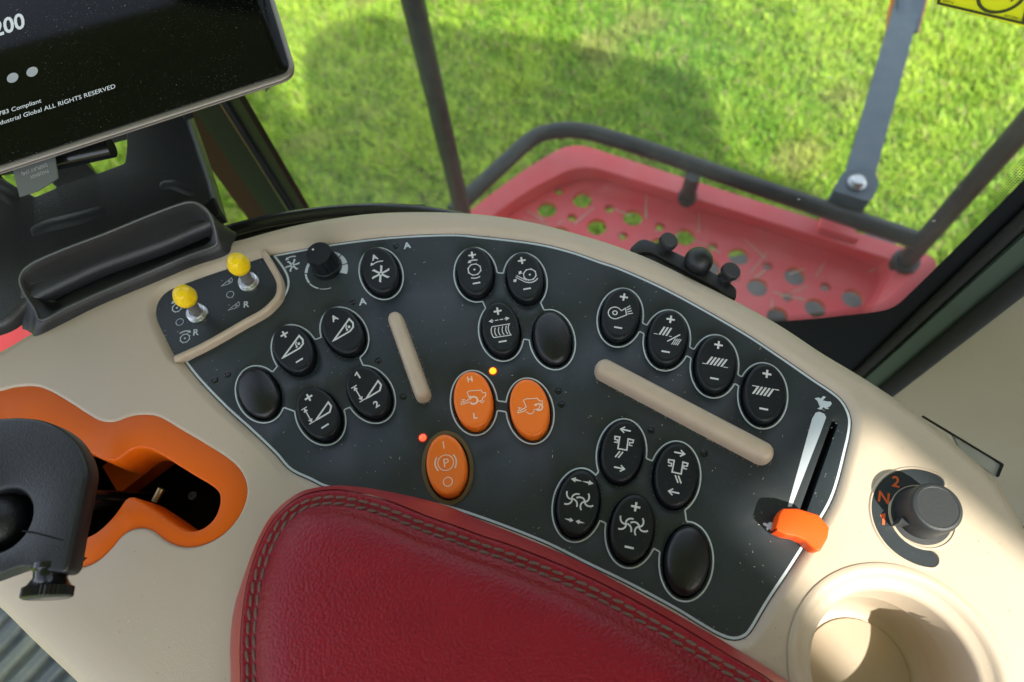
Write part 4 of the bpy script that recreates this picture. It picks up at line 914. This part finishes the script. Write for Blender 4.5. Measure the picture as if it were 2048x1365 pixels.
# ------------------------------------------------------------------ storage tray
fl_, fr__ = P(74, 674, .0), P(453, 514, .0); axd = (fr__ - fl_); TL = axd.length; axd.normalize(); bk = Vector((-axd.y, axd.x, 0))
tr = thing('storage_tray', 'black moulded storage tray on the console below the monitor', 'tray', fl_)
TO = [(78, 646, .0075), (66, 622, .009), (48, 590, .013), (39, 565, .018), (42, 548, .022), (54, 533, .026), (80, 518, .029), (140, 493, .030), (207, 468, .030), (290, 434, .030), (360, 408, .030), (388, 404, .029), (410, 415, .026), (424, 432, .021), (431, 452, .016), (436, 475, .011), (435, 493, .0075), (380, 513, .0075), (312, 541, .0075), (200, 588, .0075), (130, 620, .0075)]
TI = [(106, 620, .0072), (84, 604, .0085), (59, 583, .0125), (46, 563, .0175), (49, 550, .0215), (60, 538, .0255), (84, 523, .0285), (142, 498, .0295), (208, 473, .0295), (291, 439, .0295), (360, 413, .0295), (385, 410, .0285), (404, 420, .0255), (416, 436, .0205), (421, 453, .0155), (422, 470, .0108), (412, 487, .0071), (370, 504, .0071), (308, 531, .0071), (203, 576, .0071), (150, 600, .0071)]
to_ = crom([P(*q) for q in TO], 5); ti_ = crom([P(*q) for q in TI], 5); nT = len(to_)
tn_ = normals2([Vector((p.x, p.y)) for p in to_]); sg_ = 1 if area2(to_) > 0 else -1
TB = [(76, 672), (64, 667), (54, 661), (48, 650), None, None, None, None, None, None, None, None, None, (466, 463), (473, 470), (464, 490), (453, 511), (388, 533), (314, 564), (201, 611), (136, 643)]
tb_ = []
for i, q in enumerate(TB):
    if q: tb_.append(P(q[0], q[1], 0))
    else: p = P(*TO[i]); tb_.append(Vector((p.x, p.y, 0)) - bk * .002 + axd * .003)
tb_ = crom(tb_, 5)
cT = sum((Vector((p.x, p.y)) for p in ti_), Vector((0, 0))) / nT
def infl(p, k, f):
    d_ = Vector((p.x, p.y)) - cT; a_ = d_.dot(Vector((axd.x, axd.y))); c_ = d_.dot(Vector((bk.x, bk.y)))
    fr_s = c_ < 0
    e = cT + Vector((axd.x, axd.y)) * a_ * (1 - k * .22) + Vector((bk.x, bk.y)) * (c_ * (1 - k * (.55 if fr_s else .42)))
    return Vector((e.x, e.y, .0016 + (p.z - .0016) * (f * f if fr_s else f)))
rings = [tb_, [Vector((p.x, p.y, 0)).lerp(to_[i], .5) for i, p in enumerate(tb_)], [to_[i] + Vector((0, 0, -.0007)) for i in range(nT)], [to_[i].lerp(ti_[i], .18) + Vector((0, 0, .0001)) for i in range(nT)], [to_[i].lerp(ti_[i], .82) + Vector((0, 0, .0001)) for i in range(nT)], [p + Vector((0, 0, -.0008)) for p in ti_]]
for k_, f_ in ((.06, .84), (.16, .64), (.28, .42), (.40, .22), (.52, .07), (.62, .0), (.92, .0)): rings.append([infl(p, k_, f_) for p in ti_])
part('bin', MB().loft(rings, True, False, True), 'traymat', tr, angle=40)
lp_ = [to_[i].lerp(ti_[i], .22) for i in range(nT)]; lp_ = lp_ + lp_[:2]
part('lip', MB().tube(lp_, .00075, 8, False), 'traylip', tr)

# ------------------------------------------------------------------ monitor and its support
ZM = .070
m0, m1 = P(0, 340, ZM), P(545, 163.5, ZM); e1 = (m1 - m0).normalized()
nS = Vector((math.sin(R_(1)), -math.sin(R_(9)) * math.cos(R_(1)), math.cos(R_(9)) * math.cos(R_(1))))
_t = Pl(P(300, 240, ZM), (1, 0, 0), nS.cross(Vector((1, 0, 0)))); m0 = _t.m @ Vector((*_t.uv(0, 340), 0)); m1 = _t.m @ Vector((*_t.uv(545, 163.5), 0))
e1 = (m1 - m0).normalized(); e2 = nS.cross(e1).normalized()
SCR = Pl(m0, e1, e2)
xr = SCR.uv(578, 100).x
mon = thing('monitor', 'black touch screen monitor with metal edge and white start up text', 'monitor', m0)
rect = rnd([(-.25, 0), (xr, 0), (xr, .24), (-.25, .24)], .0095, 10)
rc = ccw([Vector(q) for q in rect])
b = plate(offset(rc, -.0016), [], [(.0008, -.0003), (.0016, -.0012), (.0016, -.0024), (.0012, -.0027), (.0014, -.0030), (.0010, -.0040), (-.006, -.0055), (-.02, -.0182)], z=-.0002); b.merge(flat(offset(rc, -.0216), [], -.0184)); b.xf(SCR.m)
part('bezel', b, 'bezel', mon, angle=40)
b = plate(offset(rc, -.0026), [], [(.0004, -.0003), (.0005, -.0006)], z=.0005).xf(SCR.m); part('screen', b, 'screen', mon, angle=40)
def stext(s, right_px, width=None, size=None, m='lit', bold=0.0, left_px=None, sx=1.0):
    q = SCR.uv(*right_px); t = text_mb(s, 1.0, bold, 'RIGHT')
    if left_px:
        a = SCR.uv(*left_px); t0 = text_mb(left_px_s, 1.0, bold, 'RIGHT'); size = (q - a).length / -min(v.x for v in t0.v)
    part('lettering', t.xf(SCR.m @ TR(q.x, q.y, .0008, 0, size) @ Matrix.Diagonal((sx, 1, 1, 1))), m, mon, smooth=False); return size
left_px_s = 'ndustrial Global ALL RIGHTS RESERVED'
sz = stext('Industrial Global ALL RIGHTS RESERVED', (234, 178), left_px=(-4, 252))
stext('ISO 11783 Compliant', (85.5, 207), size=sz)
hq = SCR.uv(50, 58) - SCR.uv(46, 27); stext('200', (54, 57), size=hq.length / .72, bold=.022, sx=.80)
for c in ((66.7, 146), (27.7, 158), (-11.5, 170)):
    q = SCR.uv(*c); part('progress_dot', flat(circle(q.x, q.y, .0031, 24), [], .0008).xf(SCR.m), 'litdot', mon, smooth=False)
# support shroud
sh0 = P(220, 335, .020)
e2s = Vector((0, -math.sin(R_(6)), math.cos(R_(6)))).cross(e1).normalized()
SHR = Pl(sh0, e1, e2s)
sh_out = [(446, 440), (440, 424), (420, 355), (393, 274), (374, 222), (352, 150), (-140, 260), (-140, 700), (10, 650), (62, 600), (190, 540), (330, 490)]
so_ = ccw(rnd([SHR.uv(*q) for q in sh_out], .006, 4))
op1 = [(170, 272), (252.5, 250), (252, 300), (249, 326), (192, 347.5), (166, 322), (150, 300)]
op2 = [(-30, 330), (48, 320), (86, 352), (113, 375), (69, 393.5), (30, 372), (-5, 352)]
h1_ = ccw(rnd([SHR.uv(*q) for q in op1], .0015, 3)); h2_ = ccw(rnd([SHR.uv(*q) for q in op2], .0015, 3))
shp = [(.0008, -.0003), (.0022, -.0014), (.0032, -.0036), (.0036, -.009)]
b = plate(offset(so_, -.0036), [offset(h1_, .0010), offset(h2_, .0010)], shp, [(.0005, -.0002), (.0010, -.0010), (.0012, -.012)]).xf(SHR.m)
sup = thing('monitor_support', 'black moulded support arm with cut outs behind the tray, under the monitor', 'monitor mount', sh0)
part('shroud', b, 'shroud', sup, angle=45)
# ribs standing on the shroud
for pth, r in (([(60, 466), (95, 452), (125, 445), (160, 436), (215, 418)], .0040), ([(318, 372), (345, 370), (368, 378), (392, 388)], .0030), ([(-20, 372), (10, 388), (34, 408)], .0035), ([(364, 206), (370, 222), (377, 240)], .0025)):
    pc_ = [Vector((q.x, q.y)) for q in crom([Vector((*SHR.uv(*q), 0)) for q in pth], 6, False)]; nn = normals2(pc_, False); rings = []
    for i, p in enumerate(pc_):
        tp_ = math.sin(math.pi * i / (len(pc_) - 1)) ** .6
        rings.append([SHR.m @ Vector((*(p + nn[i] * (r * 1.5 * a_ / 5)), -.0002 + .0014 * tp_ * (.5 + .5 * math.cos(math.pi * a_ / 5)))) for a_ in range(-5, 6)])
    b = MB().loft(rings, False); part('crease', b, 'shroud', sup, angle=80)
fold = [SHR.uv(*q) for q in ((396, 424), (427, 399), (440, 433), (426, 438))]
part('fold', plate(fold, [], [(.0006, -.0006), (.0008, -.008)], z=.0012).xf(SHR.m), 'well', sup, smooth=False)
r0_, r1_ = P(104, 322, .052), P(224, 296, .052)
part('hinge_rod', MB().tube([r0_, r1_], .0052, 18), 'blackgloss', sup)
tq_ = SCR.m @ Vector((*SCR.uv(40, 352), 0))
TG = Pl(P(70, 345, .058), e1, (e2 * .8 + Vector((0, 0, .35)) - bk * .2).normalized())
tgp = [TG.uv(*q) for q in ((24, 338), (40, 392), (76, 382), (118, 358), (108, 308), (60, 320))]
tgo = thing('cable_tag', 'clear grey film tag printed upside down, hanging under the monitor', 'tag', P(70, 345, .058))
part('film', plate(tgp, [], [(.0002, -.0006)], z=.0).xf(TG.m), 'tape', tgo, smooth=False)
for s_, c, wd in (('PHOENIX', (60, 352), (97, 340)), ('DISPLAY (V4)', (42, 345), (94, 328))):
    a = TG.uv(*c); c2 = TG.uv(*wd); t = text_mb(s_, 1.0); wdt = max(v.x for v in t.v); scl = (c2 - a).length / wdt; dvc = (c2 - a)
    an = math.degrees(math.atan2(dvc.y, dvc.x)) + 180
    part('lettering', t.xf(TG.m @ TR(c2.x, c2.y, .0002, an, scl)), 'tagink', tgo, smooth=False)

# ------------------------------------------------------------------ joystick
ZJ = .062
jy = thing('joystick', 'black multifunction control lever head standing in the orange gate', 'lever', P(60, 1000, 0))
jp = [(-150, 850), (-60, 838), (0, 836), (46, 835), (92, 843), (133, 866), (160, 900), (173, 941), (168, 978), (160, 1019), (151, 1060), (143, 1103), (137, 1132), (128, 1144), (112, 1146), (80, 1141), (46, 1135), (22, 1140), (0, 1148), (-60, 1165), (-150, 1160)]
jo = ccw(resample(crom([p.xy for p in px(jp, ZJ)], 5), .0015))
inn = circle(P(-2, 1040, ZJ).x, P(-2, 1040, ZJ).y, .0150, 40)
b = plate(offset(jo, -.0016), [inn], [(.0005, -.0001), (.0010, -.0003), (.0014, -.0008), (.0016, -.0016), (.0018, -.0080), (.0014, -.0086), (-.003, -.0120), (-.006, -.0150)], [(.001, -.0005), (.0022, -.002), (.003, -.006), (.0036, -.012)], z=ZJ)
b.merge(flat(offset(jo, -.0076), [], ZJ - .0151)); part('lever_head', b, 'grip', jy, angle=55)
q = P(-30, 1042, ZJ - .004); part('ball_socket', MB().lathe([(.0145, -.008), (.0138, -.004), (.0115, .0), (.0085, .003), (.0045, .0048), (.001, .0052)], 40).xf(Matrix.Translation(q)), 'grip', jy)
sm = [P(46, 1062, ZJ + .0002), P(70, 1066, ZJ + .0002), P(128, 1081, ZJ - .0002), P(141, 1084, ZJ - .002)]
part('seam', MB().tube(sm, .00035, 6), 'well', jy)
s0 = P(104, 1138, ZJ - .006); s1 = P(94, 1193, ZJ - .006); ad = (s1 - s0).normalized()
qm = Matrix.Translation(s0) @ ad.to_track_quat('Z', 'Y').to_matrix().to_4x4(); LL = (s1 - s0).length
kn_ = lambda k, t: (.03 * math.cos(36 * t) if 5 <= k <= 6 else 0)
part('thumb_screw', MB().lathe([(.0070, -.002), (.0072, .0002), (.0062, .0012), (.0060, LL * .35), (.0078, LL * .62), (.0088, LL * .68), (.0088, LL * 1.02), (.0080, LL * 1.08), (.003, LL * 1.08)], 144, kn_).xf(qm), 'blackgloss', jy)
st_ = MB().tube([P(60, 990, ZJ - .012), P(110, 995, .03), P(200, 1000, -.012), P(320, 1004, -.055)], .0052, 16); part('lever_shaft', st_, 'blackgloss', jy)

# ------------------------------------------------------------------ armrest
Bp = [(458, 1520), (461, 1365), (460, 1282), (469, 1213), (493, 1145), (521, 1075), (551, 1026), (600, 988), (655, 975.5), (706, 974), (757, 979), (826, 991), (894, 1010), (956, 1036), (1031, 1066), (1150, 1118), (1250, 1172), (1350, 1227), (1463, 1292), (1574, 1362), (1800, 1530), (1900, 1800), (1500, 2050), (900, 2050), (500, 1900)]
Tp = [(484, 1520), (480, 1365), (479, 1290), (485, 1215), (497, 1150), (523, 1079), (554, 1029), (602, 992), (660, 979.5), (715, 985), (780, 1003), (850, 1031), (905, 1050), (965, 1072), (1031, 1094), (1150, 1142), (1245, 1188), (1340, 1240), (1450, 1306), (1560, 1375), (1760, 1540), (1850, 1780), (1480, 2000), (920, 2000), (530, 1880)]
ZT = .036
Bc = crom([p for p in px(Bp, .012)], 8); Tc = crom([p for p in px(Tp, ZT)], 8)
arm = thing('armrest', 'red leather armrest pad with double grey stitched seam', 'armrest', P(900, 1300, 0))
sgn = 1 if area2([p.xy for p in Tc]) > 0 else -1
if sgn < 0: Bc = Bc[::-1]; Tc = Tc[::-1]
T2 = [p.xy for p in Tc]; T2s = [sum((T2[(i + j) % len(T2)] for j in range(-2, 3)), Vector((0, 0))) / 5 for i in range(len(T2))]
tn = normals2(T2s); cen = sum(T2, Vector((0, 0))) / len(T2)
rings = [[Vector((p.x, p.y, -.001)) for p in Bc], [Vector((p.x, p.y, .008)) for p in Bc]]
for t_ in (.2, .4, .6, .8): rings.append([Bc[i].lerp(Tc[i], t_) + Vector((*(tn[i] * .0012 * math.sin(math.pi * t_)), 0)) for i in range(len(Tc))])
rings.append([Vector((*(T2[i] + tn[i] * .0003), ZT - .0010)) for i in range(len(T2))])
part('side_band', MB().loft(rings), 'vinyl', arm, angle=70)
inw = [(0, -.0014), (.0004, 0), (.0011, .0007), (.0020, .0008), (.0032, .0004), (.0044, .0002), (.0056, .0003), (.0068, .0006), (.0080, .0016), (.0098, .0030)]
rings = [[Vector((*(T2[i] - tn[i] * d_), ZT + z)) for i in range(len(T2))] for d_, z in inw]
last = [T2[i] - tn[i] * .0098 for i in range(len(T2))]
for t_, z in ((.02, .0040), (.045, .0051), (.08, .0062), (.13, .0073), (.20, .0083), (.32, .0091), (.50, .0097), (.75, .0100), (.985, .0100)): rings.append([Vector((*(last[i].lerp(cen, t_)), ZT + z)) for i in range(len(T2))])
part('cushion', MB().loft(rings, True, False, True), 'leather', arm, angle=80)
# stitches: two rows of bead shaped threads, shared mesh
stm = MB(); rg = []
for k in range(7):
    t_ = -1 + 2 * k / 6; r_ = .00054 * math.sqrt(max(.05, 1 - t_ ** 4)); rg.append([Vector((t_ * .0024, r_ * 1.25 * math.cos(a * math.pi / 4), r_ * math.sin(a * math.pi / 4) + .00022 * (1 - t_ * t_))) for a in range(8)])
stm.loft(rg, True, True, True); stme = stm.mesh('stitch', M['thread'])
for row, dp in enumerate((.0034, .0062)):
    line_ = [T2[i] - tn[i] * dp for i in range(len(T2))]; ln = resample(line_, .0052, True)
    for i, p in enumerate(ln):
        pp = Vector((p.x, p.y, ZT)); r_ = ROT.T @ (np.array(pp) - np.array([0, 0, CAM_H])); u = 1024 + F_PX * r_[0] / r_[2]; v = 682.5 + F_PX * r_[1] / r_[2]
        if not (u < 1640 and v < 1400): continue
        dv_ = ln[(i + 1) % len(ln)] - ln[i - 1]; o = bpy.data.objects.new('stitch', stme); COL.objects.link(o); o.parent = arm; o.matrix_parent_inverse = world_of(arm).inverted()
        o.matrix_basis = Matrix.Translation((p.x, p.y, ZT + .00045)) @ Matrix.Rotation(math.atan2(dv_.y, dv_.x) + random.uniform(.02, .22), 4, 'Z')

# ------------------------------------------------------------------ clamp mount behind the rim
zc = -.006
cl = thing('clamp_mount', 'black clamp bracket with ball and two knurled thumb screws behind the console rim', 'bracket', P(1370, 530, zc))
bq = [(1266, 494), (1276, 481), (1290, 477), (1320, 489), (1400, 528), (1462, 566), (1473, 577), (1472, 590), (1462, 604), (1430, 600), (1340, 552), (1280, 512)]
bq = [(1258, 498), (1276, 481), (1290, 477), (1320, 489), (1400, 528), (1462, 566), (1474, 578), (1472, 600), (1446, 588), (1436, 578), (1300, 504), (1282, 504), (1272, 512)]
b = plate(offset(ccw(rnd(px2(bq, zc), .0022, 4)), -.0008), [], [(.0004, -.0001), (.0008, -.0006), (.0009, -.016)], z=zc); part('bracket', b, 'black', cl, angle=50)
b = plate(ccw(px2([(1270, 505), (1300, 500), (1440, 576), (1450, 600), (1400, 600), (1280, 540)], zc - .0022)), [], [(.0002, -.010)], z=zc - .0022); part('inner_plate', b, 'black', cl, smooth=False)
q = P(1397, 522, zc + .004); part('ball', MB().lathe([(.0078 * math.sin(math.pi * k / 16) + 1e-5, -.0078 * math.cos(math.pi * k / 16)) for k in range(17)], 32).xf(Matrix.Translation(q)), 'grip', cl)
outd = (P(1420, 480, zc) - P(1376, 560, zc)).normalized()
for bpx, tpx in (((1325, 496), (1339, 481)), ((1450, 556), (1463, 541))):
    s0 = P(*bpx, zc - .001); s1 = P(*tpx, zc + .006); ad = (s1 - s0).normalized(); qm = Matrix.Translation(s0) @ ad.to_track_quat('Z', 'Y').to_matrix().to_4x4(); LL = (s1 - s0).length
    kn_ = lambda k, t: (.035 * math.cos(32 * t) if 4 <= k <= 5 else 0)
    part('thumb_screw', MB().lathe([(.0045, -.003), (.0042, 0), (.0036, LL * .2), (.0036, LL * .5), (.0050, LL * .6), (.0050, LL * 1.05), (.0046, LL * 1.12), (.002, LL * 1.12)], 128, kn_).xf(qm), 'black', cl)
# black tube along the back of the console, and the document pouch at right
b = MB().tube(crom([P(u, v, -.020) for u, v in [(380, 486), (455, 464), (540, 443), (640, 427), (730, 420), (800, 421), (880, 430), (980, 450), (1080, 475)]], 5, False), .0042, 14)
tag(part('seal_tube', b, 'tubegloss'), 'glossy black rubber tube curving behind the console rim', 'tube')
b = MB().tube(crom([P(u, v, -.030) for u, v in [(440, 488), (540, 460), (640, 440), (740, 430), (850, 428)]], 5, False), .006, 14)
tag(part('edge_strip', b, 'seal'), 'matt black rubber strip under the glossy tube behind the console rim', 'strip')
po_ = thing('document_pouch', 'clear pouch of papers with black edge tucked behind the console at right', 'pouch', P(1930, 890, -.02))
part('sleeve', slab([P(1905, 868, -.012), P(2003, 932, -.012), P(1994, 954, -.012), P(1925, 908, -.012)], .0015), 'pouch', po_, smooth=False)
part('black_edge', slab([P(1846, 831, -.0112), P(2007, 928, -.0112), P(2006, 931, -.0112), P(1845, 833, -.0112)], .0012), 'blackgloss', po_, smooth=False)
part('end_binding', slab([P(2002, 928, -.0110), P(2008, 930, -.0110), P(1998, 954, -.0110), P(1993, 951, -.0110)], .0012), 'blackgloss', po_, smooth=False)

# ------------------------------------------------------------------ chaff lying on the console
ch = MB(); zs = []
for i in range(1100):
    u, v = random.uniform(0, 1700), random.uniform(420, 1330)
    p = P(u, v, 0); q = p.xy
    if inside(q, u_loop):
        z = ZP + .0002
        if any(((q - Vector((r[1] / 1000, r[2] / 1000))).length < .018) for r in BT): continue
    elif inside(q, fo) and not inside(q, offset(hole_flat, .001)) and not inside(q, gate_flat) and not inside(q, T2): z = .0002
    else: continue
    if random.random() < (.55 if z > 0 else .30): continue
    a = random.uniform(0, math.pi); l = random.choice((.0003, .0004, .0006, .0008, .0013)) * random.uniform(.6, 1.2); wd = random.uniform(.00007, .00016); d_ = Vector((math.cos(a), math.sin(a))); n_ = Vector((-d_.y, d_.x))
    vs = [q - d_ * l / 2 - n_ * wd, q + d_ * l / 2 - n_ * wd * .6, q + d_ * l / 2 + n_ * wd * .6, q - d_ * l / 2 + n_ * wd]
    ch.add([(*vs[0], z), (*vs[1], z + random.uniform(0, .0002)), (*vs[2], z + .0001), (*vs[3], z)], [(0, 1, 2, 3)])
# dust gathered along the ridges, button wells and the panel edge
def speck(b, q, z, l, wd):
    a = random.uniform(0, math.pi); d_ = Vector((math.cos(a), math.sin(a))); n_ = Vector((-d_.y, d_.x))
    b.add([(*(q - d_ * l / 2 - n_ * wd), z), (*(q + d_ * l / 2 - n_ * wd * .5), z + .00006), (*(q + d_ * l / 2 + n_ * wd * .7), z + .00003), (*(q - d_ * l / 2 + n_ * wd), z)], [(0, 1, 2, 3)])
edges_ = [(stadium(P(792, 641, 0).xy, P(845, 788, 0).xy, .0042), 130, .0005), (stadium(P(1210, 741, 0).xy, P(1523, 906, 0).xy, .0055), 120, .0005)] + [(w_, 14, .0005) for w_ in wells] + [(u_loop, 220, -.0009)]
for lp2, cnt, sd in edges_:
    o2 = offset(resample(ccw(lp2), .0006), .0002)
    n2 = normals2(o2)
    for i in range(cnt):
        k = random.randrange(len(o2)); q = o2[k] + n2[k] * (abs(random.gauss(0, abs(sd))) * (1 if sd > 0 else -1))
        if inside(q, u_loop): speck(ch, q, ZP + .0002, random.uniform(.0002, .0005), random.uniform(.00006, .00013))
gr = MB()
for i in range(420):
    if i < 240: k = random.randrange(len(hole_flat)); q = hole_flat[k] * 1.0; q = q + normals2([hole_flat[k - 1], q, hole_flat[(k + 1) % len(hole_flat)]])[1] * -random.uniform(.0030, .0046); z = -.0024
    else: q = P(random.uniform(0, 2040), random.uniform(700, 1360), 0).xy; z = .0002
    if z > 0 and not (inside(q, fo) and not inside(q, offset(hole_flat, .001)) and not inside(q, gate_flat) and not inside(q, T2) and (q - cupc).length > .048): continue
    speck(gr, q, z, random.uniform(.0002, .0006), random.uniform(.00008, .0002))
o = part('dirt_crumbs', gr, 'crumb', None, smooth=False, weld=False); o['kind'] = 'stuff'; o['label'] = 'tiny dark crumbs of dirt on the beige console'; o['category'] = 'dirt'
sw = MB()
for i in range(46):
    q = P(random.uniform(1000, 1800), random.uniform(330, 620), -.90).xy
    if not inside(q, flo): continue
    speck(sw, q, -.8985, random.uniform(.008, .05) if i % 3 else .06, random.uniform(.0008, .0018))
q = P(1166, 343, -.868).xy; speck(sw, q, -.866, .055, .0016)
o = part('straw_bits', sw, 'straw', None, smooth=False, weld=False); o['kind'] = 'stuff'; o['label'] = 'bits of straw lying on the red platform'; o['category'] = 'straw'
o = part('chaff', ch, 'straw', None, smooth=False, weld=False); o['kind'] = 'stuff'; o['label'] = 'tiny straw chaff scattered over the console and panel'; o['category'] = 'chaff'

# ------------------------------------------------------------------ grass
def grass():
    nb = 280000
    X = rng.uniform(-3.2, 3.6, nb * 2); Y = rng.uniform(.9, 5.2, nb * 2)
    # only where the camera can see the lawn (with margin for a step aside)
    d = np.stack([X, Y, np.full_like(X, ZG - CAM_H)]); c = ROT.T @ d; u = 1024 + F_PX * c[0] / c[2]; v = 682.5 + F_PX * c[1] / c[2]
    k = (u > -250) & (u < 2350) & (v > -260) & (v < 760); X, Y = X[k][:nb], Y[k][:nb]; n = len(X)
    def nz(x, y, s, seed):
        r = np.random.default_rng(seed); o = 0
        for i in range(6):
            a = r.uniform(0, 6.28); f = s * r.uniform(.6, 1.6); o = o + np.sin((x * np.cos(a) + y * np.sin(a)) * f + r.uniform(0, 6.28))
        return o / 6
    cl = nz(X, Y, 14, 1) + .8 * nz(X, Y, 33, 2); big_ = nz(X, Y, 3.0, 3)
    h = (.046 + .020 * np.clip(cl, -1, 1)) * rng.uniform(.6, 1.35, n); wd = rng.uniform(.0024, .0062, n); az = rng.uniform(0, 6.283, n); lean = rng.uniform(.15, 1.05, n)
    dx, dy = np.cos(az), np.sin(az); sx, sy = -dy, dx
    z0 = np.full(n, ZG); V = np.zeros((n, 5, 3))
    def setp(i, side, t):
        bend = lean * h * t * t; V[:, i, 0] = X + dx * bend + sx * wd * side; V[:, i, 1] = Y + dy * bend + sy * wd * side; V[:, i, 2] = z0 + h * t * (1 - .35 * t * lean)
    setp(0, -1, 0); setp(1, 1, 0); setp(2, 1, .55); setp(3, -1, .55); setp(4, 0, 1.0)
    me = bpy.data.meshes.new('lawn_grass'); me.vertices.add(n * 5); me.vertices.foreach_set('co', V.astype(np.float32).ravel())
    base = np.arange(n) * 5; li = np.stack([base, base + 1, base + 2, base + 3, base + 3, base + 2, base + 4], 1).ravel()
    me.loops.add(n * 7); me.loops.foreach_set('vertex_index', li.astype(np.int32)); me.polygons.add(n * 2)
    ls = np.stack([np.arange(n) * 7, np.arange(n) * 7 + 4], 1).ravel(); me.polygons.foreach_set('loop_start', ls.astype(np.int32))
    me.update(calc_edges=True)
    t = np.clip(.48 + .27 * cl + .42 * big_ + rng.normal(0, .25, n), 0, 1)[:, None]
    c0 = np.array([.135, .32, .018]); c1 = np.array([.46, .60, .065]); col = c0 * (1 - t) + c1 * t
    bare = np.clip((nz(X, Y, 6.5, 9) + .5 * nz(X, Y, 17, 11) - .42) * 2.2, 0, .55)[:, None]; col = col * (1 - bare) + np.array([.40, .37, .13]) * bare
    dry = rng.random(n) < .09; col[dry] = np.array([.34, .31, .13])
    at = me.color_attributes.new('tint', 'FLOAT_COLOR', 'POINT'); cc_ = np.ones((n, 5, 4)); cc_[:, :, :3] = col[:, None, :]; at.data.foreach_set('color', cc_.astype(np.float32).ravel())
    me.materials.append(M['grass']); o = bpy.data.objects.new('lawn_grass', me); COL.objects.link(o); o['kind'] = 'stuff'; o['label'] = 'bright green lawn grass outside the window'; o['category'] = 'grass'
grass()
